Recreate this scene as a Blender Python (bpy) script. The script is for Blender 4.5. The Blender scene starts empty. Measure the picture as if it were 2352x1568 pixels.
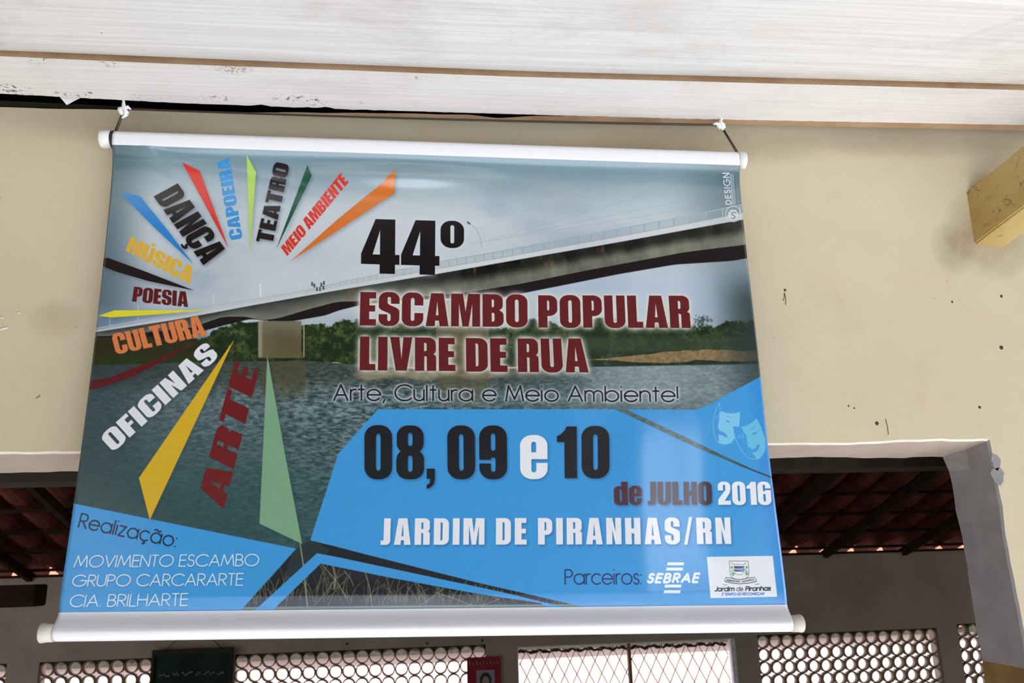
import bpy, bmesh, math, random
import numpy as np
from mathutils import Matrix, Vector
rng = np.random.default_rng(7); random.seed(7)
C = bpy.context.scene.collection
scene = bpy.context.scene

# ------------------------------------------------------------------ camera
CAMZ = 2.0
FPX = 1880.0
yaw, pitch, roll = (math.radians(a) for a in (6.344, 15.148, -1.684))
fwd = np.array([math.sin(yaw)*math.cos(pitch), math.cos(yaw)*math.cos(pitch), math.sin(pitch)])
rt0 = np.array([math.cos(yaw), -math.sin(yaw), 0.0]); up0 = np.cross(rt0, fwd)
rt = math.cos(roll)*rt0 + math.sin(roll)*up0
up = -math.sin(roll)*rt0 + math.cos(roll)*up0
RM = np.array([rt, up, fwd])
cam_d = bpy.data.cameras.new('camera'); cam = bpy.data.objects.new('camera', cam_d); C.objects.link(cam)
cam_d.sensor_width = 22.3; cam_d.lens = 22.3*FPX/2352.0
m = Matrix.Identity(4)
for i in range(3):
    m[i][0], m[i][1], m[i][2] = rt[i], up[i], -fwd[i]
m[2][3] = CAMZ
cam.matrix_world = m
cam_d.clip_start = 0.02
cam_d.dof.use_dof = True; cam_d.dof.focus_distance = 1.42; cam_d.dof.aperture_fstop = 7.1
scene.camera = cam

# ------------------------------------------------------------------ light
world = bpy.data.worlds.new('world'); scene.world = world; world.use_nodes = True
wn = world.node_tree; wn.nodes.clear()
wo = wn.nodes.new('ShaderNodeOutputWorld'); bg = wn.nodes.new('ShaderNodeBackground')
tc = wn.nodes.new('ShaderNodeTexCoord'); sp = wn.nodes.new('ShaderNodeSeparateXYZ'); cr = wn.nodes.new('ShaderNodeValToRGB')
wn.links.new(tc.outputs['Generated'], sp.inputs[0]); wn.links.new(sp.outputs['Z'], cr.inputs[0])
cr.color_ramp.elements[0].position = 0.0; cr.color_ramp.elements[0].color = (0.90, 0.94, 1.0, 1)
cr.color_ramp.elements[1].position = 0.6; cr.color_ramp.elements[1].color = (0.55, 0.68, 1.0, 1)
wn.links.new(cr.outputs[0], bg.inputs[0]); bg.inputs[1].default_value = 2.2
wn.links.new(bg.outputs[0], wo.inputs[0])
sd = bpy.data.lights.new('sun', 'SUN'); so = bpy.data.objects.new('sun', sd); C.objects.link(so)
sd.energy = 7.5; sd.angle = math.radians(0.6); sd.color = (0.97, 0.985, 1.0)
so.rotation_euler = (math.radians(33), 0, math.radians(-14)); so.location = (0, -3, 8)
scene.view_settings.view_transform = 'Standard'; scene.view_settings.look = 'None'
scene.view_settings.gamma = 1.0; scene.view_settings.use_curve_mapping = False
scene.view_settings.exposure = 0.42
scene.cycles.max_bounces = 10; scene.cycles.diffuse_bounces = 6

# ------------------------------------------------------------------ measuring: sight line of a photo pixel cut by a plane (metres, heights from the floor)
def ray(p):
    return RM.T @ np.array([(p[0]-1176)/FPX, -(p[1]-784)/FPX, 1.0])
def aty(p, y):
    r = ray(p); r = r*y/r[1]; return Vector((r[0], r[1], r[2]+CAMZ))
def atz(p, z):
    r = ray(p); r = r*(z-CAMZ)/r[2]; return Vector((r[0], r[1], r[2]+CAMZ))

# ------------------------------------------------------------------ materials
def srgb(c):
    return tuple(((v/255)/12.92 if v/255 <= 0.04045 else ((v/255+0.055)/1.055)**2.4) for v in c)
def newmat(name, col, rough=0.6, spec=0.5, metal=0.0):
    mt = bpy.data.materials.new(name); mt.use_nodes = True
    b = mt.node_tree.nodes['Principled BSDF']
    b.inputs['Base Color'].default_value = (*srgb(col), 1); b.inputs['Roughness'].default_value = rough
    b.inputs['Specular IOR Level'].default_value = spec; b.inputs['Metallic'].default_value = metal
    return mt
class NT:
    def __init__(s, mt): s.t = mt.node_tree; s.b = s.t.nodes['Principled BSDF']
    def n(s, k, **kw):
        nd = s.t.nodes.new(k)
        for a, v in kw.items(): setattr(nd, a, v)
        return nd
    def l(s, a, b): s.t.links.new(a, b)
    def coord(s, scale=(1, 1, 1)):
        if not hasattr(s, 'tc'): s.tc = s.n('ShaderNodeTexCoord')
        mp = s.n('ShaderNodeMapping'); mp.inputs['Scale'].default_value = scale
        s.l(s.tc.outputs['Object'], mp.inputs[0]); return mp.outputs[0]
    def noise(s, scale, detail=4, rough=0.55, vec=None, dist=0.0):
        nd = s.n('ShaderNodeTexNoise'); nd.inputs['Scale'].default_value = scale
        nd.inputs['Detail'].default_value = detail; nd.inputs['Roughness'].default_value = rough
        nd.inputs['Distortion'].default_value = dist
        s.l(vec if vec is not None else s.coord(), nd.inputs[0]); return nd.outputs['Fac']
    def ramp(s, fac, stops):
        r = s.n('ShaderNodeValToRGB'); el = r.color_ramp.elements
        while len(el) < len(stops): el.new(0.5)
        for e, (p, c) in zip(el, stops):
            e.position = p; e.color = (*srgb(c), 1) if not isinstance(c, float) else (c, c, c, 1)
        s.l(fac, r.inputs[0]); return r.outputs[0]
    def mix(s, fac, a, b, mode='MIX'):
        mx = s.n('ShaderNodeMix', data_type='RGBA', blend_type=mode)
        for sock, v in ((mx.inputs[0], fac), (mx.inputs[6], a), (mx.inputs[7], b)):
            if isinstance(v, (int, float)): sock.default_value = v
            elif isinstance(v, tuple): sock.default_value = (*srgb(v), 1)
            else: s.l(v, sock)
        return mx.outputs[2]
    def math(s, op, a, b=0.0, c=0.0):
        nd = s.n('ShaderNodeMath', operation=op)
        for sock, v in zip(nd.inputs, (a, b, c)):
            if isinstance(v, (int, float)): sock.default_value = v
            else: s.l(v, sock)
        return nd.outputs[0]
    def bump(s, h, strength, dist=0.002, prev=None):
        b = s.n('ShaderNodeBump'); b.inputs['Strength'].default_value = strength; b.inputs['Distance'].default_value = dist
        s.l(h, b.inputs['Height'])
        if prev is not None: s.l(prev, b.inputs['Normal'])
        s.l(b.outputs[0], s.b.inputs['Normal']); return b.outputs[0]
    def col(s, c): s.l(c, s.b.inputs['Base Color'])
    def xyz(s):
        sx = s.n('ShaderNodeSeparateXYZ'); s.l(s.coord(), sx.inputs[0]); return sx.outputs

def blob(nt, x, z, cx, cz, rx, rz):
    """soft mask 1 inside an ellipse round (cx, cz), 0 outside"""
    a = nt.math('DIVIDE', nt.math('SUBTRACT', x, cx), rx); b = nt.math('DIVIDE', nt.math('SUBTRACT', z, cz), rz)
    d = nt.math('ADD', nt.math('MULTIPLY', a, a), nt.math('MULTIPLY', b, b))
    return nt.math('MAXIMUM', nt.math('SUBTRACT', 1.0, d), 0.0)

def mat_wall():
    mt = newmat('cream_wall_paint', (226, 211, 180), 0.75, 0.25); t = NT(mt)
    base = t.ramp(t.noise(1.6, 5, 0.6), [(0.3, (206, 191, 159)), (0.55, (212, 199, 168)), (0.8, (217, 204, 176))])
    st = t.ramp(t.noise(7, 6, 0.65, dist=0.4), [(0.56, 0.0), (0.75, 0.5)])
    c = t.mix(st, base, (205, 178, 136))
    x, y, z = t.xyz()
    for (cx, cz, rx, rz, k) in ((1.11, 2.60, 0.10, 0.10, 0.6), (0.55, 2.78, 0.25, 0.05, 0.35), (0.95, 2.80, 0.25, 0.04, 0.35), (-0.55, 2.79, 0.2, 0.04, 0.25), (1.03, 2.57, 0.05, 0.06, 0.5), (-0.62, 2.42, 0.05, 0.04, 0.25), (-0.49, 2.41, 0.03, 0.02, 0.35)):
        f = t.math('MULTIPLY', blob(t, x, z, cx, cz, rx, rz), t.math('MULTIPLY', t.noise(18, 5, 0.7), 1.6*k))
        c = t.mix(f, c, (120, 96, 62))
    sp_ = t.ramp(t.noise(55, 3, 0.6), [(0.70, 0.0), (0.76, 0.55)])
    c = t.mix(sp_, c, (176, 140, 96)); t.col(c)
    n1 = t.bump(t.noise(9, 3, 0.5), 0.35, 0.006)
    t.bump(t.noise(230, 3, 0.6), 0.35, 0.0012, n1)
    return mt
def mat_board(name, tint=(233, 228, 224), streak=0.5):
    mt = newmat(name, tint, 0.62, 0.3); t = NT(mt)
    f = t.noise(130, 3, 0.6, t.coord((0.02, 1, 1)), 0.25)
    lines = t.ramp(f, [(0.38, 0.0), (0.62, 1.0)])
    blot = t.noise(5.5, 6, 0.68, t.coord((0.8, 1.6, 1.6)), 0.5)
    c = t.mix(t.math('MULTIPLY', lines, streak*0.35), tint, (190, 182, 178))
    c = t.mix(t.math('MULTIPLY', t.ramp(blot, [(0.5, 0.0), (0.78, 1.0)]), streak*0.75), c, (176, 168, 160))
    x, y, z = t.xyz()
    spk = t.ramp(t.noise(120, 3, 0.7), [(0.54, 0.0), (0.60, 1.0)])
    big = t.ramp(t.noise(22, 3, 0.6), [(0.46, 0.0), (0.56, 1.0)])
    reg = t.math('ADD', blob(t, x, y, -0.56, 1.322, 0.13, 0.016), t.math('MULTIPLY', blob(t, x, y, -0.25, 1.315, 0.16, 0.02), 0.7))
    reg = t.math('ADD', reg, t.math('MULTIPLY', blob(t, x, y, -0.62, 1.22, 0.2, 0.02), 0.7))
    reg = t.math('ADD', reg, t.math('MULTIPLY', blob(t, x, y, -0.7, 1.31, 0.05, 0.02), 1.2))
    c = t.mix(t.math('MINIMUM', t.math('MULTIPLY', t.math('MULTIPLY', spk, big), t.math('MULTIPLY', reg, 1.5)), 0.9), c, (52, 46, 44))
    nest = t.math('MULTIPLY', blob(t, x, y, -0.315, 1.222, 0.035, 0.022), t.ramp(t.noise(150, 4, 0.75), [(0.48, 0.0), (0.6, 1.0)]))
    c = t.mix(t.math('MINIMUM', nest, 0.85), c, (96, 66, 44))
    flies = t.ramp(t.noise(34, 2, 0.5), [(0.77, 0.0), (0.79, 0.6)])
    c = t.mix(flies, c, (120, 100, 80)); t.col(c)
    n1 = t.bump(f, 0.55, 0.0016)
    t.bump(t.noise(120, 3, 0.6, t.coord((0.3, 1, 1))), 0.25, 0.001, n1)
    return mt
M = {}
M['wall'] = mat_wall()
M['board'] = mat_board('white_board', (223, 220, 217), 0.45)
M['eave'] = mat_board('white_ribbed_board', (224, 222, 219), 0.9)
def simple_noise(name, c1, c2, scale, rough=0.7, spec=0.3, bump=0.3, bd=0.002, detail=5, vecscale=(1, 1, 1)):
    mt = newmat(name, c1, rough, spec); t = NT(mt)
    f = t.noise(scale, detail, 0.6, t.coord(vecscale)); t.col(t.ramp(f, [(0.35, c1), (0.68, c2)])); t.bump(f, bump, bd); return mt
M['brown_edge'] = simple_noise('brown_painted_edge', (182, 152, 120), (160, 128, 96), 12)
M['soffit'] = simple_noise('grey_beige_soffit_paint', (196, 178, 164), (184, 166, 150), 14)
M['jamb'] = simple_noise('grey_jamb_paint', (152, 147, 145), (138, 134, 133), 22, 0.5, 0.4, 0.5)
M['lip'] = simple_noise('white_paint_lip', (236, 228, 216), (222, 212, 196), 30)
M['olive'] = simple_noise('olive_dado_paint', (140, 112, 62), (120, 94, 50), 14)
M['cap'] = newmat('white_plastic_cap', (232, 232, 228), 0.35, 0.5)
M['old_cap'] = simple_noise('yellowed_plastic_cap', (226, 220, 208), (214, 205, 190), 30, 0.45)
M['tube'] = newmat('white_tube', (238, 236, 240), 0.3, 0.5)
M['black_plastic'] = newmat('black_plastic', (22, 22, 24), 0.5)
M['cord'] = newmat('dark_cord', (52, 40, 30), 0.7)
M['white_plastic'] = newmat('white_plastic_strip', (240, 240, 238), 0.5)
M['dark_wood'] = simple_noise('dark_roof_timber', (52, 36, 26), (36, 26, 20), 14, 0.9, 0.05, 0.4, vecscale=(0.3, 1, 1))
M['grey_wood'] = simple_noise('dusty_timber', (60, 54, 44), (46, 42, 34), 14, 0.95, 0.05)
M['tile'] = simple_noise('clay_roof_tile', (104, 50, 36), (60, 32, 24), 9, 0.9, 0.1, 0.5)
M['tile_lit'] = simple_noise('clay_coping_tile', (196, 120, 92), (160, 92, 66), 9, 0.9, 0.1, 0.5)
M['far_wall'] = simple_noise('dull_grey_inner_plaster', (164, 148, 128), (147, 133, 115), 3, 0.9, 0.1, 0.3)
M['pipe'] = simple_noise('mortar_pipe', (150, 134, 112), (124, 108, 88), 20, 0.8, 0.1)
M['mortar'] = simple_noise('vent_mortar', (74, 66, 56), (58, 52, 44), 20, 0.95, 0.05)
M['pink'] = simple_noise('pale_pink_wall_paint', (190, 165, 152), (180, 154, 142), 3, 0.85, 0.1)
M['render_white'] = simple_noise('pale_render', (232, 228, 222), (214, 208, 200), 4, 0.85, 0.1)
M['ground'] = simple_noise('pale_concrete_yard', (216, 213, 208), (198, 195, 190), 2, 0.9, 0.1)
M['floor'] = simple_noise('brown_cement_floor', (120, 100, 84), (98, 82, 68), 2, 0.8, 0.2)
M['metal_white'] = simple_noise('chipped_white_metal', (226, 222, 216), (190, 184, 176), 40, 0.5)
M['wire'] = newmat('rusty_wire', (116, 88, 70), 0.7, 0.3)
M['hole'] = newmat('hole_dark', (84, 74, 66), 0.95, 0.0)
M['reflection_dark'] = simple_noise('dark_reflection_block', (44, 62, 34), (24, 36, 20), 6, 0.9, 0.1)  # dark green of the added blocks that the banner reflects
def mat_beam():
    mt = newmat('yellow_painted_beam', (186, 164, 106), 0.7, 0.25); t = NT(mt)
    c = t.ramp(t.noise(9, 5, 0.6, t.coord((1, 0.25, 1))), [(0.3, (186, 168, 116)), (0.55, (176, 150, 92)), (0.75, (160, 122, 62))])
    d = t.ramp(t.noise(20, 5, 0.75, t.coord((1, 1, 1)), 0.6), [(0.58, 0.0), (0.68, 0.9)])
    t.col(t.mix(d, c, (58, 42, 32))); t.bump(t.noise(30, 4, 0.6), 0.5, 0.002); return mt
M['beam'] = mat_beam()

# ------------------------------------------------------------------ mesh helpers
def link_mesh(name, verts, faces, mats, parent=None, smooth=False, midx=None, uvs=None):
    me = bpy.data.meshes.new(name); me.from_pydata([tuple(v) for v in verts], [], [tuple(f) for f in faces])
    for mt in (mats if isinstance(mats, (list, tuple)) else [mats]): me.materials.append(mt)
    if midx is not None: me.polygons.foreach_set('material_index', midx)
    if uvs is not None:
        ul = me.uv_layers.new(name='print')
        li = np.zeros(len(me.loops), dtype=np.int32); me.loops.foreach_get('vertex_index', li)
        ul.data.foreach_set('uv', np.asarray(uvs, dtype=np.float32)[li].ravel())
    if smooth: me.polygons.foreach_set('use_smooth', [True]*len(me.polygons))
    me.update(); o = bpy.data.objects.new(name, me); C.objects.link(o)
    if parent is not None: o.parent = parent
    return o
def from_bm(name, bm, mat, parent=None, smooth=False):
    bmesh.ops.recalc_face_normals(bm, faces=bm.faces[:])
    me = bpy.data.meshes.new(name); bm.to_mesh(me); bm.free()
    for mt in (mat if isinstance(mat, (list, tuple)) else [mat]): me.materials.append(mt)
    if smooth: me.polygons.foreach_set('use_smooth', [True]*len(me.polygons))
    o = bpy.data.objects.new(name, me); C.objects.link(o)
    if parent is not None: o.parent = parent
    return o
def box_bm(bm, x0, x1, y0, y1, z0, z1, bev=0.0):
    vs = [bm.verts.new(p) for p in ((x0,y0,z0),(x1,y0,z0),(x1,y1,z0),(x0,y1,z0),(x0,y0,z1),(x1,y0,z1),(x1,y1,z1),(x0,y1,z1))]
    fs = [bm.faces.new([vs[i] for i in q]) for q in ((0,3,2,1),(4,5,6,7),(0,1,5,4),(1,2,6,5),(2,3,7,6),(3,0,4,7))]
    if bev: bmesh.ops.bevel(bm, geom=list({e for f in fs for e in f.edges}), offset=bev, segments=2, affect='EDGES')
def box(name, x0, x1, y0, y1, z0, z1, mat, parent=None, bev=0.0):
    bm = bmesh.new(); box_bm(bm, x0, x1, y0, y1, z0, z1, bev); return from_bm(name, bm, mat, parent)
def tube_geo(pts, r, n=8, cap=True):
    """swept tube; r a number or one radius per point"""
    pts = [Vector(p) for p in pts]; rs = r if isinstance(r, (list, tuple)) else [r]*len(pts)
    V, F = [], []; prevn = None
    for i, p in enumerate(pts):
        d = (pts[min(i+1, len(pts)-1)] - pts[max(i-1, 0)]).normalized()
        if prevn is None:
            a = Vector((0, 0, 1)) if abs(d.z) < 0.9 else Vector((1, 0, 0)); nn = d.cross(a).normalized()
        else: nn = (prevn - d*prevn.dot(d)).normalized()
        prevn = nn; b = d.cross(nn)
        for k in range(n):
            a = 2*math.pi*k/n; V.append(p + (nn*math.cos(a) + b*math.sin(a))*rs[i])
    for i in range(len(pts)-1):
        for k in range(n):
            F.append((i*n+k, i*n+(k+1) % n, (i+1)*n+(k+1) % n, (i+1)*n+k))
    if cap: F.append(tuple(range(n))[::-1]); F.append(tuple((len(pts)-1)*n+k for k in range(n)))
    return V, F
def tube(name, pts, r, mat, parent=None, n=8):
    V, F = tube_geo(pts, r, n); return link_mesh(name, V, F, mat, parent, True)
def merge(geos):
    V, F = [], []
    for v, f in geos:
        o = len(V); V += list(v); F += [tuple(i+o for i in q) for q in f]
    return V, F
def empty(name, loc=(0, 0, 0)):
    o = bpy.data.objects.new(name, None); C.objects.link(o); o.location = loc; o.empty_display_size = 0.05; return o
def tag(o, label=None, cat=None, group=None, kind=None):
    if label: o['label'] = label
    if cat: o['category'] = cat
    if group: o['group'] = group
    if kind: o['kind'] = kind
    return o
def keep_world(child, parent):
    child.parent = parent; child.matrix_parent_inverse = Matrix.Translation(-Vector(parent.location))

# ------------------------------------------------------------------ the banner's sheet: frame and depth profile
SC = 1.415
cor = [(257, 333), (1700, 380), (1808, 1388), (135, 1406)]
rays = [ray(p) for p in cor]
lam = np.linalg.solve(np.array([-rays[1], rays[2], -rays[3]]).T, -rays[0]); lam = [1.0, *lam]
Pc = [r*l for r, l in zip(rays, lam)]
k0 = 1.335/((Pc[0][1]+Pc[1][1])/2)
Pc = [p*k0 for p in Pc]
O_ = Pc[0]; U_ = Pc[1]-Pc[0]; W_ = np.linalg.norm(U_); U_ = U_/W_
D_ = Pc[3]-Pc[0]; N_ = np.cross(U_, D_); N_ = N_/np.linalg.norm(N_)
if N_[1] > 0: N_ = -N_                                   # towards the viewer
O_ = O_-N_*0.0123; D_ = Pc[3]+N_*0.004-O_; H_ = np.linalg.norm(D_); D_ = D_/H_
N_ = np.cross(U_, D_); N_ = N_/np.linalg.norm(N_)*(-1 if np.cross(U_, D_)[1] > 0 else 1)
G_ = np.linalg.inv(np.array([[U_@U_, U_@D_], [U_@D_, D_@D_]]))   # the bar hangs a little askew of the plumb sheet
def off(s, t):
    s = np.asarray(s, float); t = np.asarray(t, float)
    tc_ = np.clip(t, 0, 1)
    o = 0.0125*np.exp(-tc_/0.022) - 0.016*np.sin(np.pi*np.clip(tc_*1.06-0.03, 0, 1))**0.8*(1-0.6*s)
    o += -0.004*np.exp(-((1-tc_)/0.05))
    env = np.sin(np.pi*tc_)
    o += 0.0022*np.sin(2*np.pi*(1.35*s+0.15*tc_+0.06))*env + 0.0011*np.sin(2*np.pi*(2.9*s-0.5*tc_+0.3))*env
    o += 0.0016*np.exp(-((s-0.89)/0.035)**2)*env + 0.0012*np.exp(-((s-0.80)/0.03)**2)*np.clip(tc_*1.4-.4, 0, 1)
    o += 0.0011*np.sin(2*np.pi*(3.4*s+1.5*tc_+0.2))*env*np.clip((s-0.62)/0.15, 0, 1) + 0.0005*np.sin(2*np.pi*(7.3*s+2.1*tc_))*env*np.clip((s-0.6)/0.2, 0, 1)
    # soft dent hanging below the top tube and a fold line in the top left corner
    o += 0.0085*np.exp(-((tc_-0.050)/0.024)**2)*np.exp(-((s-0.46)/0.12)**2)
    dl = (s-0.06) - 0.62*(tc_-0.01); o += 0.0011*np.exp(-(dl/0.012)**2)*np.exp(-tc_/0.09)
    dl = (tc_-0.01) - 0.30*(s-0.06); o += 0.0009*np.exp(-(dl/0.010)**2)*np.exp(-(s/0.28)**2)
    o += 0.0016*np.exp(-((tc_-0.955)/0.03)**2)*np.exp(-((s-0.38)/0.17)**2)
    return o
def px2st(P):
    P = np.atleast_2d(np.asarray(P, float))
    r = np.stack([(P[:, 0]-1176)/FPX, -(P[:, 1]-784)/FPX, np.ones(len(P))], 1) @ RM
    f = np.zeros(len(P))
    for _ in range(5):
        base = O_ @ N_ + f
        X = r*(base/(r @ N_))[:, None] - O_
        q = np.stack([X @ U_, X @ D_], 1) @ G_; s = q[:, 0]/W_; t = q[:, 1]/H_; f = off(s, t)
    return s, t
def st2px(s, t):
    X = O_ + np.multiply.outer(s*W_, U_) + np.multiply.outer(t*H_, D_) + np.multiply.outer(off(s, t), N_)
    q = X @ RM.T
    return 1176+FPX*q[..., 0]/q[..., 2], 784-FPX*q[..., 1]/q[..., 2]

# ------------------------------------------------------------------ the print, painted flat into one image
TW, TH = 2400, int(2400*H_/W_)
def fbm(h, w, cell, octs=4, seed=0, ax=1.0):
    g = np.random.default_rng(seed); out = np.zeros((h, w), np.float32); amp = 1.0; tot = 0
    for o in range(octs):
        cy = max(cell/(2**o), 1.5); cx = cy*ax
        ny, nx = int(h/cy)+3, int(w/cx)+3
        a = g.random((ny, nx)).astype(np.float32)
        yy = np.arange(h)/cy; xx = np.arange(w)/cx
        iy = yy.astype(int); fy = (yy-iy).astype(np.float32); fy = fy*fy*(3-2*fy)
        ix = xx.astype(int); fx = (xx-ix).astype(np.float32); fx = fx*fx*(3-2*fx)
        r0 = a[iy]*(1-fy)[:, None]+a[iy+1]*fy[:, None]
        out += amp*(r0[:, ix]*(1-fx)+r0[:, ix+1]*fx); tot += amp; amp *= 0.55
    return out/tot
ss, tt = np.meshgrid((np.arange(TW)+.5)/TW, (np.arange(TH)+.5)/TH)
cs = 8
sl, tl = np.meshgrid(np.linspace(0, 1, TW//cs+1), np.linspace(0, 1, TH//cs+1))
xl, yl = st2px(sl, tl)
def upsamp(a):
    ny, nx = a.shape; y = np.linspace(0, ny-1, TH); x = np.linspace(0, nx-1, TW)
    iy = np.minimum(y.astype(int), ny-2); ix = np.minimum(x.astype(int), nx-2); fy = (y-iy)[:, None]; fx = x-ix
    r = a[iy]*(1-fy)+a[iy+1]*fy; return (r[:, ix]*(1-fx)+r[:, ix+1]*fx).astype(np.float32)
PX, PY = upsamp(xl), upsamp(yl)
del ss, tt
img = np.zeros((TH, TW, 3), np.float32)
def sm(e0, e1, x):
    t = np.clip((x-e0)/(e1-e0), 0, 1); return t*t*(3-2*t)
def ip(x, pts):
    pts = sorted(pts); return np.interp(x, [p[0] for p in pts], [p[1] for p in pts]).astype(np.float32)
def ips(x, pts, w=26):
    g = np.arange(140, 1860, 2.0); pts = sorted(pts); v = np.interp(g, [p[0] for p in pts], [p[1] for p in pts])
    v = np.convolve(np.pad(v, w//2, mode='reflect', reflect_type='odd'), np.ones(w+1)/(w+1), 'valid'); return np.interp(x, g, v).astype(np.float32)
def lay(col, a):
    global img
    c = np.asarray(col, np.float32)
    if c.ndim == 1: c = c[None, None, :]
    img += (c-img)*a[..., None]
n1 = fbm(TH, TW, 260, 5, 1, 2.2); n2 = fbm(TH, TW, 40, 4, 2, 1.5); n3 = fbm(TH, TW, 9, 3, 3, 1.0)
# sky
img[:] = (186, 196, 201)
lay((150, 164, 176), sm(0.45, 0.75, n1)*0.8)
lay((203, 208, 210), sm(0.55, 0.3, n1)*0.6)
lay((168, 190, 214), sm(590, 660, PY)*sm(1100, 1300, PX)*0.45)
edge_t = ip(PX, [(230, 333), (257, 333), (1700, 380)])
dt_ = PY-edge_t
lay((92, 126, 134), 1-sm(0, 95, dt_))
lay((130, 152, 160), (1-sm(60, 160, dt_))*0.5)
dL = PX - ip(PY, [(333, 257), (560, 230), (880, 206), (1150, 170), (1405, 135)])
dR = ip(PY, [(380, 1700), (880, 1747), (1388, 1808)]) - PX
lay((62, 88, 96), (1-sm(0, 130, dL))*0.75)
lay((66, 92, 98), (1-sm(0, 190, dR))*0.75*(1-sm(560, 600, PY)*0.3))
lay((88, 108, 124), (1-sm(200, 420, PX))*sm(520, 640, PY)*0.55)
lay((120, 150, 175), (1-sm(480, 560, PX))*sm(690, 730, PY)*0.5)
# wires
for a_, b_ in (((1120, 552), (1700, 384)), ((1080, 560), (1640, 470)), ((1160, 545), (1690, 436))):
    yl_ = a_[1]+(PX-a_[0])*(b_[1]-a_[1])/(b_[0]-a_[0])
    lay((140, 150, 160), np.clip(1.4-np.abs(PY-yl_), 0, 1)*0.30*(PX > a_[0]))
# far trees
tree_top = ip(PX, [(150, 775), (480, 770), (500, 752), (540, 742), (600, 735), (690, 742), (760, 745), (820, 735), (900, 742), (1000, 752), (1180, 752), (1225, 735), (1280, 745), (1370, 738), (1400, 726), (1440, 740), (1560, 745), (1600, 748), (1640, 752), (1660, 742), (1690, 735), (1760, 728)]) + (n2-0.5)*26 + (n3-.5)*9
water_y = ip(PX, [(150, 840), (450, 832), (700, 828), (1000, 850), (1350, 842), (1760, 835)])
ta = sm(-2, 3, PY-tree_top)
n4 = fbm(TH, TW, 26, 4, 21, 1.3); tq = np.clip((n4-.3)*1.8, 0, 1)*np.clip((n3-.2)*1.3, 0, 1)
tcol = np.stack([28+92*tq, 42+92*tq, 26+44*tq], -1)
img = img*(1-ta[..., None]) + tcol*ta[..., None]
lay((38, 54, 44), ta*(PX > 1180)*sm(758, 785, PY)*0.5)
lay((74, 90, 62), ta*(PX > 1180)*(1-sm(10, 26, np.abs(PY-790)))*0.4)
lay((52, 46, 28), ta*(1-sm(430, 500, PX))*0.75)
lay((40, 60, 26), ta*(1-sm(0, 22, np.abs(PY-828)))*(1-sm(430, 600, PX))*0.6)
# small bare tree by the right
for k in range(70):
    cx, cy = 1615+rng.normal(0, 14), 738+rng.normal(0, 8); rr_ = 2+2*rng.random()
    i0, i1 = np.searchsorted(PX[TH//2], [cx-8, cx+8]); 
    j = int(np.clip(px2st([(cx, cy)])[1][0]*TH, 12, TH-12))
    sl_ = (slice(j-12, j+12), slice(max(i0-12, 0), i1+12))
    d = np.hypot(PX[sl_]-cx, PY[sl_]-cy); a = np.clip(rr_-d, 0, 1)*0.5
    img[sl_] += (np.array([60, 76, 72])-img[sl_])*a[..., None]
# sand banks
lay(np.stack([108+60*n3, 92+46*n3, 62+36*n3], -1), (1-sm(0, 1, np.abs(PY-ip(PX, [(1350, 826), (1500, 822), (1600, 815), (1760, 818)]))-(8+8*n2)*sm(1340, 1560, PX)))*(PX > 1345)*0.95)
lay((196, 178, 150), (1-sm(0, 2, np.abs(PY-(846-6*np.exp(-((PX-770)/22)**2)))-3-5*np.exp(-((PX-770)/26)**2)))*(PX > 715)*(1-sm(1180, 1340, PX))*0.9)
lay((206, 190, 150), (1-sm(10, 26, np.abs(PY-852)))*sm(800, 860, PX)*(1-sm(1000, 1200, PX))*0.55)
# water
wa = sm(-1, 2, PY-water_y)
rip = fbm(TH, TW, 6.5, 3, 5, 2.6); rip2 = fbm(TH, TW, 24, 3, 6, 3.5)
tl_ = 0.20*(PX-760)/600; rr1 = np.sin((PY*0.40-PX*tl_*0.5+rip2*34)); ripv = np.clip((rip-.5)*1.7+.5+0.13*rr1, 0, 1)
dep = sm(840, 1250, PY)
wb = np.stack([92-34*dep, 110-26*dep, 112-24*dep], -1).astype(np.float32)
right = sm(1250, 1500, PX)*(1-sm(900, 960, PY))
wb = wb*(1-right[..., None]*0.5)+np.array([150, 160, 166], np.float32)*right[..., None]*0.5
amp = (96*(1-0.70*dep)*(0.35+0.65*np.exp(-((PX-860)/330)**2)))
wcol = wb + ((ripv-0.5)*amp)[..., None]*np.array([1.0, 1.05, 1.05])
img = img*(1-wa[..., None]) + wcol*wa[..., None]
lay((48, 52, 40), wa*(1-sm(850, 925, PY))*(1-sm(1180, 1400, PX))*0.62)
lay((186, 166, 126), (1-sm(3, 14, np.abs(PY-860+4*np.sin(PX*.05))))*sm(800, 840, PX)*(1-sm(1080, 1240, PX))*0.55)
lay((168, 176, 184), wa*(1-sm(40, 160, np.abs(PX-1480)))*(1-sm(900, 950, PY))*0.30)
lay((86, 78, 52), wa*(1-sm(880, 940, PY))*(sm(596, 604, PX)-sm(696, 706, PX))*0.55)
lay((96, 92, 66), wa*(1-sm(900, 945, PY))*(sm(1004, 1010, PX)-sm(1120, 1128, PX))*0.55)
lay((44, 62, 66), wa*(1-sm(0, 240, dL))*0.6)
lay((50, 76, 76), wa*sm(930, 1180, PY)*(1-sm(560, 760, PX))*0.5)
# right bank vignette
lay((44, 58, 56), (1-sm(0, 110, dR))*sm(600, 700, PY)*0.75)
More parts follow.
